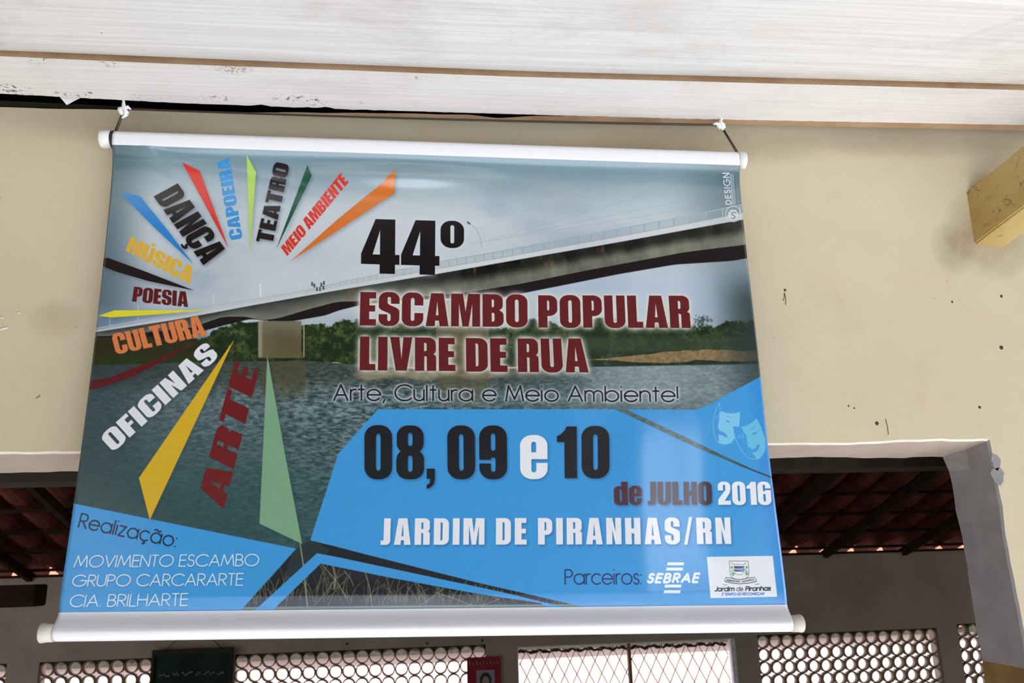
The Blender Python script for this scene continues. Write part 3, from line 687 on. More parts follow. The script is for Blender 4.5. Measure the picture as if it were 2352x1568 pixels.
heavy('JULHO', (1488, 1159), (1636, 1159), (1488, 1106), (1634, 1106), (64, 40, 52), gap=.06, fx='soft')
heavy('2016', (1650, 1159), (1773, 1159), (1648, 1106), (1769, 1106), (232, 234, 240), gap=.05, fx='soft')
heavy('JARDIM DE PIRANHAS/RN', (874, 1251), (1680, 1249), (876, 1190), (1677, 1188), (232, 232, 236), gap=.15, space=.30, fx='soft')
light('Realização:', (180, 1210), (402, 1256), (188, 1179), (410, 1224), (32, 36, 62), 3.0, gap=.17)
light('MOVIMENTO ESCAMBO', (170, 1302), (593, 1298.6), (176, 1276), (595, 1272.5), (214, 228, 232), 2.4, fx='soft')
light('GRUPO CARCARARTE', (165, 1346), (557, 1343.5), (170, 1320.7), (559, 1316.6), (214, 228, 232), 2.4, fx='soft')
light('CIA. BRILHARTE', (159, 1393), (430, 1390), (165, 1366.6), (432, 1362.6), (214, 228, 232), 2.4, fx='soft')
light('Parceiros:', (1298, 1341), (1473, 1341), (1298, 1308), (1472, 1307), (44, 48, 96), 2.8, gap=.13)
light('SEBRAE', (1487, 1337), (1602, 1336), (1493, 1318), (1607, 1317), (232, 236, 240), 5.2, gap=.34)
for q in (((1532, 1291), (1570, 1291)), ((1530, 1303), (1568, 1303)), ((1526, 1342), (1564, 1342)), ((1524, 1355), (1562, 1355))):
    (xa, ya), (xb, _) = q; shape([(xa+1.5, ya), (xb+1.5, ya), (xb, ya+6.8), (xa, ya+6.8)], (232, 236, 240))
# white card of the town
cc = lambda *pts: [(1600+x/11.76, 1260+y/11.76) for x, y in pts]
def cline(pts, th, col, al=1.0):
    P = cc(*pts); L = Layer(np.array(P), 12); strokes(L, [P], th, lambda p: p); L.put(col, al)
shape([(1623.4, 1278.5), (1774.8, 1276), (1785, 1370), (1632, 1373)], (228, 229, 232))
GRY = (110, 118, 120)
cline([(880, 330), (1390, 330), (1415, 640), (1395, 730), (1330, 800), (1160, 835), (1010, 815), (925, 730), (905, 640), (880, 330)], 1.3, GRY)
shape(cc((1020, 470), (1275, 470), (1280, 520), (1030, 522)), (60, 44, 54)); shape(cc((1030, 520), (1280, 500), (1285, 585), (1030, 545)), (104, 160, 222)); shape(cc((1030, 560), (1130, 572), (1285, 592), (1285, 610), (1035, 612)), (70, 62, 80))
cline([(1010, 420), (1275, 420), (1285, 620), (1230, 690), (1160, 705), (1080, 690), (1030, 620), (1010, 420)], 1.0, GRY)
for cx, cy, r in ((950, 500, 36), (1350, 500, 36), (985, 675, 46), (1350, 668, 46)):
    shape(cc(*[(cx+r*math.cos(a)*(1+.3*math.cos(3*a)), cy+r*1.1*math.sin(a)) for a in np.linspace(0, 2*math.pi, 14)[:-1]]), (84, 160, 110), 0.85)
for s_ in ((950, 390, 990, 410), (1290, 405, 1325, 385), (980, 565, 1040, 570), (1290, 565, 1340, 560), (940, 600, 990, 600), (1320, 600, 1380, 600)): cline([(s_[0], s_[1]), (s_[2], s_[3])], 1.4, (90, 110, 100))
cline([(790, 775), (960, 795), (1160, 840), (1360, 795), (1570, 770)], 1.4, (60, 80, 76)); cline([(765, 885), (960, 925), (1170, 945), (1400, 925), (1615, 880)], 1.6, (60, 80, 76))
cline([(790, 775), (765, 885)], 1.0, (60, 80, 76)); cline([(1570, 770), (1615, 880)], 1.0, (60, 80, 76))
cline([(705, 960), (780, 985), (820, 960)], 1.2, GRY); cline([(1690, 940), (1610, 965), (1575, 950)], 1.2, GRY); cline([(735, 850), (785, 858)], 1.0, GRY); cline([(1590, 830), (1635, 832)], 1.0, GRY)
c4 = cc((815, 875), (1170, 905), (820, 830), (1172, 870)); light('PREFEITURA', *c4, (60, 84, 78), 1.1, gap=.2)
c4 = cc((1225, 900), (1555, 845), (1222, 868), (1550, 812)); light('MUNICIPAL', *c4, (60, 84, 78), 1.1, gap=.2)
c4 = cc((495, 1140), (1010, 1135), (520, 1030), (1020, 1025)); light('Jardim', *c4, (48, 60, 64), 2.3, gap=.15)
c4 = cc((1075, 1135), (1245, 1133), (1090, 1022), (1260, 1022)); light('de', *c4, (104, 118, 128), 2.0, gap=.15)
c4 = cc((1325, 1132), (1990, 1118), (1340, 1020), (2010, 1008)); light('Piranhas', *c4, (34, 56, 58), 2.3, gap=.15)
c4 = cc((680, 1262), (1815, 1242), (695, 1195), (1830, 1180)); light('É TEMPO DE RECOMEÇAR', *c4, (82, 124, 190), 1.5, gap=.2)
# two theatre masks
mc = lambda *pts: [(1560+x/7.84, 880+y/7.84) for x, y in pts]
CY = (140, 206, 232)
L = Layer(np.array(mc((560, 300), (1600, 1450))), 4)
T_ = lambda *p: P2T(np.array(mc(*p)))
L.add(T_((725, 350), (735, 440), (760, 500), (880, 540), (1000, 538), (1098, 512), (1080, 780), (960, 775), (1000, 985), (930, 1080), (820, 1105), (715, 1080), (705, 920), (760, 930), (830, 970), (862, 975), (860, 930), (790, 880), (730, 860), (695, 790), (720, 640)))
L.add(T_((725, 350), (735, 440), (765, 510), (725, 520)), -1)
L.add(T_((840, 660), (870, 665), (910, 690), (905, 712), (850, 690)), -1)
L.put(CY, 0.8)
L = Layer(np.array(mc((560, 300), (1600, 1450))), 4)
L.add(T_((1098, 785), (1200, 770), (1320, 700), (1395, 628), (1470, 780), (1540, 980), (1560, 1140), (1530, 1260), (1450, 1350), (1375, 1350), (1360, 1290), (1320, 1275), (1325, 1245), (1380, 1235), (1430, 1190), (1445, 1130), (1440, 1100), (1410, 1095), (1385, 1160), (1340, 1190), (1300, 1180), (1290, 1155), (1240, 1150), (1225, 1060), (1205, 920), (1160, 890), (1135, 810)))
L.add(T_((1300, 930), (1330, 890), (1410, 870), (1405, 890), (1350, 925)), -1)
L.put((120, 200, 222), 0.75)
for ln, th in ((mc((725, 350), (670, 450), (625, 600), (612, 720), (625, 900), (650, 1000), (720, 1085)), 1.4), (mc((960, 775), (1000, 960), (1060, 1100), (1160, 1260), (1270, 1350), (1380, 1368), (1460, 1340)), 1.4),
               (mc((725, 350), (735, 440), (765, 515)), 1.2), (mc((650, 600), (720, 600)), 1.0), (mc((650, 625), (720, 630)), 1.0), (mc((1050, 965), (1090, 935), (1150, 945), (1165, 965), (1120, 985), (1060, 980), (1050, 965)), 1.2)):
    L = Layer(np.array(ln), 8); strokes(L, [ln], th, lambda p: p); L.put(CY, 0.75)
for ln in (mc((855, 585), (900, 605), (925, 622)), mc((1262, 850), (1300, 835), (1330, 790), (1370, 770))):
    L = Layer(np.array(ln), 8); strokes(L, [ln], 1.6, lambda p: p); L.put((80, 150, 205), 0.8)
# maker's mark, reading upwards by the top right corner
heavy_q = ((1679, 469), (1675, 398), (1668, 469), (1660, 398))
light('DESIGN', *heavy_q, (206, 208, 212), 2.6, gap=.34)
for x0, x1, w_, a in ((1683, 1678, 4.5, .55), (1688, 1683, 4.5, .45), (1696, 1690, 2, .3)):
    L = Layer(np.array([(x0, 469), (x1, 398)]), 8)
    for k in range(18):
        y = 469-70*k/18; xx = x0+(x1-x0)*k/18; strokes(L, [[(xx, y), (xx-.1, y-2.6)]], w_, lambda p: p)
    L.put((196, 200, 204), a)
ring = [(1684+17*math.cos(a), 491+18*math.sin(a)) for a in np.linspace(0, 2*math.pi, 33)]
L = Layer(np.array(ring), 8); strokes(L, [ring], 2.2, lambda p: p)
L.add(P2T(np.array([(1684+12.5*math.cos(a), 493+12.5*math.sin(a)) for a in np.linspace(0, 2*math.pi, 30)[:-1]])))
for a in (-2.6, -1.57, -.5): L.add(P2T(np.array([(1684+13*math.cos(a+d)*(1 if d else .45), 491+14*math.sin(a+d)*(1 if d else .45)) for d in (-.10, 0, .10)])), -1)
L.put((206, 208, 210), 0.85)
L = Layer(np.array(ring), 8); strokes(L, [[(1690, 489), (1686, 487), (1681, 489), (1681, 493), (1686, 495), (1689, 498), (1685, 502), (1679, 500)]], 2.4, lambda p: p); L.put((96, 112, 118), 0.9)
# lamp post and people on the bridge
L = Layer(np.array([(1060, 500), (1110, 570)]), 8); strokes(L, [[(1078, 512), (1095, 527), (1103, 545), (1106, 566)]], 1.3, lambda p: p); L.put((128, 142, 150), 0.8)
L = Layer(np.array([(1060, 500), (1110, 570)]), 8); strokes(L, [[(1074, 510), (1079, 514)]], 4.5, lambda p: p); L.put((40, 84, 84), 0.9)
for x0, y0 in ((717, 652), (722, 656), (738, 654), (744, 650), (728, 664), (735, 664), (743, 661)):
    shape([(x0-2.5, y0+4), (x0+2.5, y0+4), (x0+1.6, y0-5), (x0-1.6, y0-5)], (38, 58, 62), 0.8)
img += ((n3-.5)*3)[..., None]
art = bpy.data.images.new('banner_print', TW, TH, alpha=False)
buf = np.ones((TH, TW, 4), np.float32); buf[..., :3] = np.clip(img[::-1]/255.0*1.05, 0, 0.98)
art.pixels.foreach_set(buf.ravel()); art.update(); art.pack()

# ------------------------------------------------------------------ vinyl materials
def vinyl(name, with_print):
    mt = newmat(name, (242, 241, 244), 0.22, 0.5); t = NT(mt)
    t.b.inputs['IOR'].default_value = 1.4; t.b.inputs['Coat Weight'].default_value = 1.0 if with_print else 0.3; t.b.inputs['Coat Roughness'].default_value = 0.13; t.b.inputs['Coat IOR'].default_value = 1.66 if with_print else 1.5
    uv = t.n('ShaderNodeUVMap', uv_map='print')
    if with_print:
        it = t.n('ShaderNodeTexImage'); it.image = art; it.extension = 'EXTEND'; it.interpolation = 'Cubic'
        t.l(uv.outputs[0], it.inputs[0]); t.col(it.outputs[0])
    mp = t.n('ShaderNodeMapping'); mp.inputs['Scale'].default_value = (W_/0.0022, H_/0.0022, 1); t.l(uv.outputs[0], mp.inputs[0])
    sx = t.n('ShaderNodeSeparateXYZ'); t.l(mp.outputs[0], sx.inputs[0])
    a = t.math('SINE', t.math('MULTIPLY', sx.outputs[0], 2*math.pi)); b = t.math('SINE', t.math('MULTIPLY', sx.outputs[1], 2*math.pi))
    h = t.math('ADD', a, b)
    t.bump(h, 0.18 if with_print else 0.10, 0.0001)
    return mt
M['print'] = vinyl('printed_vinyl', True); M['white_vinyl'] = vinyl('white_vinyl', False)

# ================================================================== STRUCTURE
def yz_strip(name, xs, rows, mat, parent=None, smooth=False):
    """rows: function x -> list of (y, z); one quad strip per neighbouring pair"""
    V, F = [], []; n = None
    for x in xs:
        r = rows(x); n = len(r); V += [(x, y, z) for y, z in r]
    for i in range(len(xs)-1):
        for k in range(n-1): F.append((i*n+k, i*n+k+1, (i+1)*n+k+1, (i+1)*n+k))
    return link_mesh(name, V, F, mat, parent, smooth)

WY, WB = 1.400, 1.530                     # veranda wall, front and back face
JX = 1.033                                # jamb of the wide opening
OZ = 2.195                                # underside of the lintel, front edge
X0, X1 = -4.6, 6.2                        # inner room, sideways
FY = 6.0                                  # far wall of the inner room
FT = 1.997                                # its top

# --- veranda wall with the wide opening
wall = tag(empty('wall_front', (0, WY, 0)), kind='structure')
ww = np.random.default_rng(3)
xs = list(np.arange(-4.6, JX, 0.02))+[JX]
jit = {round(x, 4): ww.normal(0, .0007)+.0022*math.sin(x*7)+.0012*math.sin(x*23) for x in xs}
jit[round(JX, 4)] = 0.0
def ez(x): return OZ-0.0006*0+jit[round(x, 4)]
zs = list(np.arange(0.0, OZ, 0.025))+[OZ]
def edge_fn(pxs, f):                                   # an edge measured along its length -> function of x
    P = [f(p) for p in pxs]; X = [p.x for p in P]
    return (lambda k: (lambda x: float(np.interp(x, X, [p[k] for p in P]))))
wtz = edge_fn([(0, 246.6), (204, 251), (500, 257), (800, 262), (1000, 269), (1176, 273), (1576, 282), (2352, 299)], lambda p: aty(p, WY))(2)
jz = [ww.normal(0, .0007)+.0016*math.sin(z*9)+.0010*math.sin(z*31) for z in zs]; jz[-1] = 0
V, F = [], []
for x in xs: V += [(x, WY, ez(x)), (x, WY, 2.60), (x, WY, wtz(x)+.0006*math.sin(x*40)), (x, WB, wtz(x))]
for i in range(len(xs)-1):
    for k in (0, 1, 2): F.append((i*4+k, (i+1)*4+k, (i+1)*4+k+1, i*4+k+1))
b0 = len(V)
for x in (JX, 1.2, 6.2): V += [(x, WY, OZ), (x, WY, 2.60), (x, WY, wtz(x)), (x, WB, wtz(x))]
for i in (0, 1):
    for k in (0, 1, 2): F.append((b0+i*4+k, b0+(i+1)*4+k, b0+(i+1)*4+k+1, b0+i*4+k+1))
b0 = len(V)
for z, j in zip(zs, jz): V += [(JX+j, WY, z), (6.2, WY, z)]
for i in range(len(zs)-1): F.append((b0+2*i, b0+2*i+1, b0+2*i+3, b0+2*i+2))
# sill wall below the opening
b0 = len(V); V += [(-4.6, WY, 0), (JX, WY, 0), (JX, WY, .95), (-4.6, WY, .95)]; F.append((b0, b0+1, b0+2, b0+3))
o = link_mesh('plaster_face', V, F, M['wall']); keep_world(o, wall)
# white lip + soffit, lip + reveal
def kink(z): return 0.014*max(0, (z-(OZ-0.055))/0.055)
o = yz_strip('paint_lip', xs, lambda x: [(WY, ez(x)), (WY+.004, ez(x)-.0035)], M['lip']); keep_world(o, wall)
o = yz_strip('lintel_soffit', xs, lambda x: [(WY+.004, ez(x)-.0035), (WY+.06, OZ-.008), (WB, OZ-.0145-jit[round(x, 4)]), (WB, 3.3)], M['soffit']); keep_world(o, wall)
V, F = [], []
for z, j in zip(zs, jz):
    V += [(JX+j, WY, z), (JX+j-.0035, WY+.004, z), (JX-.004*0, WY+.07, z), (JX-kink(z)-j, WB, z), (6.2, WB, z)]
mi = []
for i in range(len(zs)-1):
    for k in range(4):
        F.append((i*5+k, i*5+k+1, (i+1)*5+k+1, (i+1)*5+k)); mi.append(1 if zs[i] < 1.79 else (0 if k else 0))
o = link_mesh('jamb_reveal', V, F, [M['jamb'], M['olive']], midx=mi); keep_world(o, wall)
# grey paint strayed over the corner onto the cream face
bm = bmesh.new()
for (pz, w_, h_) in ((aty((2296, 1092), WY), .020, .026), (aty((2292, 1060), WY), .014, .024)):
    n = 26; vs = []
    for k in range(n):
        a = 2*math.pi*k/n; q = 1+.12*math.sin(3*a+pz.z*50)+.06*math.sin(7*a); vs.append(bm.verts.new((pz.x-.004+w_*.6*math.cos(a)*q, WY-.0008, pz.z+h_*.6*math.sin(a)*q)))
    bm.faces.new(vs)
o = from_bm('paint_smear', bm, M['jamb']); keep_world(o, wall)
# screw holes and scars in the plaster
for (px_, py_, r_) in ((2187, 693, .0022), (2300, 680, .0028), (2300, 798, .0036), (2250, 935, .0026), (2014, 972, .0034), (1949, 932, .0016), (1962, 937, .0016), (1803, 666, .0024)):
    p = aty((px_, py_), WY); bm = bmesh.new()
    bmesh.ops.create_uvsphere(bm, u_segments=10, v_segments=6, radius=r_)
    for v in bm.verts: v.co = Vector((v.co.x*(1+.2*random.random()), v.co.y*.35, v.co.z*(1+.2*random.random())))+p
    o = from_bm('screw_hole', bm, M['hole']); keep_world(o, wall)
for a, b in (((2034, 962), (2041, 998)), ((1799, 690), (1802, 672)), ((1802, 672), (1805, 700)), ((92, 907), (83, 914))):
    p, q = aty(a, WY-.0005), aty(b, WY-.0005); o = tube('scratch', [p, (p+q)/2+Vector((.0012, 0, 0)), q], .0007, M['olive'], n=5); keep_world(o, wall)
for a, b in (((0, 756), (18, 752)), ((0, 727), (8, 731)), ((42, 717), (46, 719))):
    p, q = aty(a, WY-.0005), aty(b, WY-.0005); o = tube('filler_dab', [p, q], .0018, M['lip'], n=6); keep_world(o, wall)

# --- veranda ceiling: ribbed wide board, flat board, cavity, wall-top battens
ceil = tag(empty('ceiling', (0, 1.2, 2.8)), kind='structure')
fyf = edge_fn([(0, 129), (400, 147), (800, 161.5), (1176, 176), (1576, 186.5), (2352, 207)], lambda p: atz(p, 2.8))(1)
byk = edge_fn([(0, 215), (400, 236), (800, 251), (1176, 262), (1576, 273), (2352, 287)], lambda p: atz(p, 2.8))(1)
upf = edge_fn([(0, 116), (400, 134), (800, 149), (1176, 164), (1576, 174), (2352, 194.5)], lambda p: atz(p, 2.8))(1)
def prof(x):
    q = upf(x)-1.199; return [(y+q*min(max((y-.95)/.2, 0), 1), z) for y, z in prof0(x)]
def prof0(x):
    k = 5.57; r = [(0.915, 2.86), (0.92, 2.775), (0.96, 2.7755), (1.05, 2.7755)]
    for y in np.arange(1.08, 1.2051, 0.008):
        r.append((float(y), 2.775+k*max(0, y-1.13)**2))
    r += [(1.207, 2.84), (1.207, 2.90)]
    return r
o = yz_strip('ribbed_board', list(np.arange(-4.6, 6.21, 0.4)), prof, M['eave'], smooth=True); keep_world(o, ceil)
# flat board, back edge chipped
fb = np.random.default_rng(5)
xb = list(np.arange(-4.6, 6.2, 0.008))
V, F = [], []; mi = []
def chip(x):
    if -0.32 < x < -0.10: return 0.0035*max(0, math.sin(x*60)+.5*math.sin(x*170))+fb.normal(0, .0006)
    return fb.normal(0, .00035)
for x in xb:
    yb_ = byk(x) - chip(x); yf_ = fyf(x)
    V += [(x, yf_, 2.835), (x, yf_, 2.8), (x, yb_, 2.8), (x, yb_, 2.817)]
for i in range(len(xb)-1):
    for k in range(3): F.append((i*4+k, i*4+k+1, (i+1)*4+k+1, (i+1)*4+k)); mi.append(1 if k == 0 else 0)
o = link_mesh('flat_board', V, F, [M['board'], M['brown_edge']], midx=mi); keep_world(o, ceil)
# batten along the wall top: tight to the board at the right, fading out at the left
bfy = edge_fn([(640, 260), (780, 261.5), (900, 262), (1080, 266), (1140, 272.5), (1175, 272), (1230, 268), (1350, 268.3), (1576, 272.6), (2352, 286.6)], lambda p: atz(p, 2.8015))(1)
bby = edge_fn([(640, 260.5), (780, 263), (900, 266.5), (1000, 270.5), (1176, 274.5), (1576, 283), (2352, 300)], lambda p: atz(p, 2.8015))(1)
xw = list(np.arange(atz((640, 260), 2.8015).x, 6.2, 0.008))
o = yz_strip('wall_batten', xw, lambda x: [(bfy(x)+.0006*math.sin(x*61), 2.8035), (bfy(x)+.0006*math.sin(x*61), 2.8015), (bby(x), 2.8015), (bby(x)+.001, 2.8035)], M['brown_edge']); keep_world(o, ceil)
gfz = edge_fn([(0, 231), (200, 240), (400, 252), (560, 262)], lambda p: aty(p, 1.412))(2)
o = yz_strip('gap_filler', list(np.arange(-4.6, -0.30, 0.02)), lambda x: [(1.412, 2.80), (1.412, gfz(x)), (1.45, gfz(x))], M['grey_wood']); keep_world(o, ceil)
box('cavity_cover', -4.6, 6.2, 1.20, WB, 2.90, 2.92, M['dark_wood']).name = 'cavity_cover'
keep_world(bpy.data.objects['cavity_cover'], ceil)
# the rest of the veranda roof over and behind the photographer: tiled underside
vr = tag(empty('veranda_roof', (0, -0.2, 2.9)), kind='structure')
V, F = [], []
xr = np.arange(-4.6, 6.21, 0.09)
for i, x in enumerate(xr):
    for (y, z) in ((0.93, 2.88), (-.34, 2.70)): V.append((x, y, z+0.03*(i % 2)))
for i in range(len(xr)-1): F.append((2*i, 2*i+1, 2*i+3, 2*i+2))
o = link_mesh('tile_underside', V, F, M['dark_wood']); keep_world(o, vr)
o = box('eave_beam', -4.6, 6.2, -.32, -.24, 2.60, 2.70, M['dark_wood']); keep_world(o, vr)
for x in np.arange(-4.4, 6.2, 0.62):
    bm = bmesh.new(); V = []
    vs = [bm.verts.new(p) for p in ((x, .80, 2.80), (x+.05, .80, 2.80), (x+.05, -.42, 2.64), (x, -.42, 2.64), (x, .80, 2.86), (x+.05, .80, 2.86), (x+.05, -.42, 2.69), (x, -.42, 2.69))]
    for q in ((0,3,2,1),(4,5,6,7),(0,1,5,4),(1,2,6,5),(2,3,7,6),(3,0,4,7)): bm.faces.new([vs[i] for i in q])
    o = from_bm('rafter', bm, M['dark_wood']); keep_world(o, vr)
for x in (-3.2, 2.4, 4.9):
    o = box('post', x, x+.14, -.35, -.21, 0, 2.6, M['render_white']); keep_world(o, vr)

# --- floors and yard
tag(box('floor', X0-.12, X1+.12, -1.4, FY+.12, -.1, 0.0, M['ground']), kind='structure')
tag(box('ground', -14, 16, -16, 14, -.2, -0.1, M['ground']), kind='structure')
# unseen blocks behind the camera, added and gapped to shape the banner's reflections
yw = tag(empty('reflection_blockers', (0, -12, 0)), kind='structure')
for a, b, h, mm in ((-14, -2.2, 8.5, 'reflection_dark'), (-2.2, 0.9, 6.0, 'reflection_dark'), (0.9, 3.2, 8.5, 'reflection_dark'), (3.2, 4.9, 1.9, 'tile_lit'), (4.9, 16, 8.5, 'reflection_dark')):
    o = box('reflection_block', a, b, -12.3, -12.0, 0, h, M[mm]); keep_world(o, yw)

# --- inner room
for nm, xa_, xb_ in (('wall_left', X0-.12, X0), ('wall_right', X1, X1+.12)):       # each with an unseen doorway added to let daylight in
    bm = bmesh.new(); yd = 3.9 if nm == 'wall_right' else 2.4; box_bm(bm, xa_, xb_, WB, yd, 0, 3.4); box_bm(bm, xa_, xb_, 4.9, FY+.12, 0, 3.4); box_bm(bm, xa_, xb_, yd, 4.9, 2.1, 3.4)
    tag(from_bm(nm, bm, M['far_wall']), kind='structure')
tag(box('light_block_left', -2.05, -1.9, -2.6, WY, 0, 2.77, M['far_wall']), kind='structure')  # unseen wall added to cut the light from the left
# far wall: grid of rectangles round the openings
far = tag(empty('wall_back', (0, FY, 0)), kind='structure')
RP, RO, RI = 0.0885, 0.0440, 0.0382          # pipe pitch, outer and inner radius
ztop = 2-0.585
NR = 8
screens = [(-2.90, 5, 'left'), (-2.456, 8, 'b'), (-1.216, 19, 'c'), (2.415, 15, 'd'), (3.945, 8, 'e')]
holes = []
SCR = []
for (xa, n, nm) in screens:
    if nm == 'left': xa = -2.456 - 5*RP - 0.20
    x0 = xa-RP/2; x1 = xa+(n-.5)*RP if nm != 'd' else xa+14*0.0915+RP/2
    zt = {'d': 2-0.595, 'e': 2-0.573}.get(nm, ztop)
    pitch_ = 0.0915 if nm in 'd' else RP
    if nm == 'd': x1 = xa+14.5*pitch_
    holes.append((x0, x1, zt-RP*(NR-.5), zt+RP/2+.004)); SCR.append((xa, n, zt, x0, x1, pitch_))
WX0, WX1, WZ1, WZ0 = 0.638, 2.205, 2-0.560, 0.95
holes.append((WX0, WX1, WZ0, WZ1))
xsx = sorted({X0, X1, *[h[0] for h in holes], *[h[1] for h in holes]}); zsx = sorted({0.0, FT, *[h[2] for h in holes], *[h[3] for h in holes]})
bm = bmesh.new()
for i in range(len(xsx)-1):
    # merge vertical runs
    run = None
    for j in range(len(zsx)-1):
        cx, cz = (xsx[i]+xsx[i+1])/2, (zsx[j]+zsx[j+1])/2
        solid = not any(h[0] < cx < h[1] and h[2] < cz < h[3] for h in holes)
        if solid: run = (run[0], zsx[j+1]) if run else (zsx[j], zsx[j+1])
        if (not solid or j == len(zsx)-2) and run:
            box_bm(bm, xsx[i], xsx[i+1], FY, FY+.11, run[0], run[1]); run = None
o = from_bm('plaster', bm, M['far_wall']); keep_world(o, far)

# --- vent screens of round pipes
V, F = [], []
n = 20
for k in range(n):
    a = 2*math.pi*k/n; c_, s_ = math.cos(a), math.sin(a)
    V += [(RO*c_, 0, RO*s_), (RI*c_, 0, RI*s_), (RI*c_, .05, RI*s_), (RO*c_, .05, RO*s_)]
for k in range(n):
    j = (k+1) % n
    for q in range(4): F.append((k*4+q, k*4+(q+1) % 4, j*4+(q+1) % 4, j*4+q))
ring_me = bpy.data.meshes.new('pipe'); ring_me.from_pydata(V, [], F); ring_me.materials.append(M['pipe'])
ring_me.polygons.foreach_set('use_smooth', [True]*len(ring_me.polygons)); ring_me.update()
scr_lab = ['vent screen of round pipes at the left picture edge, mostly cut off', 'small vent screen of round pipes left of the dark green board', 'wide vent screen of round pipes between dark green board and red poster',
           'vent screen of round pipes right of the mesh window', 'vent screen of round pipes partly hidden by the grey door jamb']
for (xa, nc, zt, x0, x1, pt), lab in zip(SCR, scr_lab):
    e = tag(empty('vent_screen', (x0, FY, zt-RP*(NR-.5))), lab, 'vent', 'pipe vent screens in the inner wall')
    for r_ in range(NR):
        for c_ in range(nc):
            o = bpy.data.objects.new('pipe', ring_me); C.objects.link(o); o.location = (xa+c_*pt, FY+.005, zt-r_*RP); keep_world(o, e)
            if pt != RP: o.scale = (pt/RP, 1, 1)
    # mortar bed above the top row
    V, F = [], []; kk = 10
    for yy in (FY+.015,):
        b0 = len(V)
        for c_ in range(nc):
            for k in range(kk+1):
                a = math.pi-math.pi*k/kk; V += [(xa+c_*pt+pt/2*math.cos(a), yy, zt+RO*math.sin(a)*.98), (xa+c_*pt+pt/2*math.cos(a), yy, zt+RP/2+.004)]
        for c_ in range(nc):
            for k in range(kk):
                i = b0+(c_*(kk+1)+k)*2; F.append((i, i+2, i+3, i+1))
    o = link_mesh('mortar_bed', V, F, M['mortar']); keep_world(o, e); sf = o.modifiers.new('thickness', 'SOLIDIFY'); sf.thickness = .03
    V, F = [], []
    for r_ in range(NR):
        for c_ in range(nc-1):
            bx, bz = xa+c_*pt+pt/2, zt-r_*RP; b0 = len(V)
            V += [(bx-.004, FY+.02, bz-.006), (bx+.004, FY+.02, bz-.006), (bx+.004, FY+.02, bz+.006), (bx-.004, FY+.02, bz+.006)]; F.append((b0, b0+1, b0+2, b0+3))
            if r_ < NR-1:
                cx_, cz_ = xa+c_*pt, zt-r_*RP-RP/2; b0 = len(V)
                V += [(cx_-.007, FY+.02, cz_-.004), (cx_+.007, FY+.02, cz_-.004), (cx_+.007, FY+.02, cz_+.004), (cx_-.007, FY+.02, cz_+.004)]; F.append((b0, b0+1, b0+2, b0+3))
    o = link_mesh('mortar_joints', V, F, M['mortar']); o['kind'] = 'stuff'; keep_world(o, e)

# --- window with diamond mesh
win = tag(empty('window_1', (WX0, FY, WZ0)), kind='structure')
for nm, a in (('frame_top', (WX0, WX1, FY, FY+.03, WZ1-.008, WZ1)), ('frame_right', (WX1-.035, WX1, FY, FY+.05, WZ0, WZ1-.008)), ('frame_left', (WX0, WX0+.008, FY, FY+.03, WZ0, WZ1-.008)), ('frame_bottom', (WX0, WX1, FY, FY+.05, WZ0, WZ0+.03))):
    o = box(nm, *a, M['metal_white'], bev=.003); keep_world(o, win)
o = box('mullion', 1.425, 1.445, FY+.01, FY+.05, WZ0+.03, WZ1-.008, M['wire']); keep_world(o, win)
geos = []
pitch_x, slope_ = 0.088, 1.9
zh = WZ1-.02-(WZ0+.03); xa_, xb_ = WX0+.018, WX1-.05
for sg in (1, -1):
    for k in range(-9, 28):
        xs0 = xa_+k*pitch_x; pts = []
        z0, z1 = WZ0+.03, WZ1-.022
        fx_ = lambda z: xs0+sg*(z-z0)/slope_ + (0 if sg > 0 else .45)
        zl, zhh = z0, z1
        # clip to the frame
        if sg > 0: zl = max(z0, z0+(xa_-xs0)*slope_); zhh = min(z1, z0+(xb_-xs0)*slope_)
        else: zl = max(z0, z0+(xs0+.45-xb_)*slope_); zhh = min(z1, z0+(xs0+.45-xa_)*slope_)
        if zhh-zl > .01: geos.append(tube_geo([(fx_(zl), FY+.03+.004*sg, zl), (fx_(zhh), FY+.03+.004*sg, zhh)], .0027, 5))
V, F = merge(geos); o = link_mesh('diamond_mesh', V, F, M['wire']); o['kind'] = 'stuff'; keep_world(o, win)
pts = [(xa_+(xb_-xa_)*k/90, FY+.05+.01*math.sin(k*1.7), WZ1-.040+.006*math.sin(k*.9)+.004*math.sin(k*2.3)) for k in range(91)]
o = tube('rolled_mesh_edge', pts, [.010+.003*math.sin(k*1.3) for k in range(91)], M['mortar'], n=6); keep_world(o, win)

# --- roof of the inner room: canal tiles on battens and rafters
SL = 0.30
roof = tag(empty('roof', (0, FY, FT)), kind='structure')
def rz(y): return FT+0.05+SL*(FY-y)
TP, TE = 0.236, 0.35
V, F = [], []
nn_ = 6
for j, (yy, zz) in enumerate(((0, 0), (-(TE+.06), SL*(TE+.06)))):
    rr_ = 0.075 if j == 0 else 0.062
    for k in range(nn_+1):
        a = math.pi*k/nn_; V.append((rr_*math.cos(a)*1.15, yy, zz+rr_*math.sin(a)))
        V.append((rr_*math.cos(a)*1.02, yy, zz+rr_*math.sin(a)*.82))
for k in range(nn_):
    a, b = 2*k, 2*(k+1); c_ = 2*(nn_+1)
    F += [(a, b, b+c_, a+c_), (a+1, a+1+c_, b+1+c_, b+1), (a, a+1, b+1, b), (a+c_, b+c_, b+1+c_, a+1+c_)]
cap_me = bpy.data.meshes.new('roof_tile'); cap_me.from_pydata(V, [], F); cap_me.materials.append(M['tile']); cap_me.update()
V2 = [(x, y, -z_+2*(SL*-y)-0.0) for x, y, z_ in [(v[0], v[1], v[2]) for v in V]]
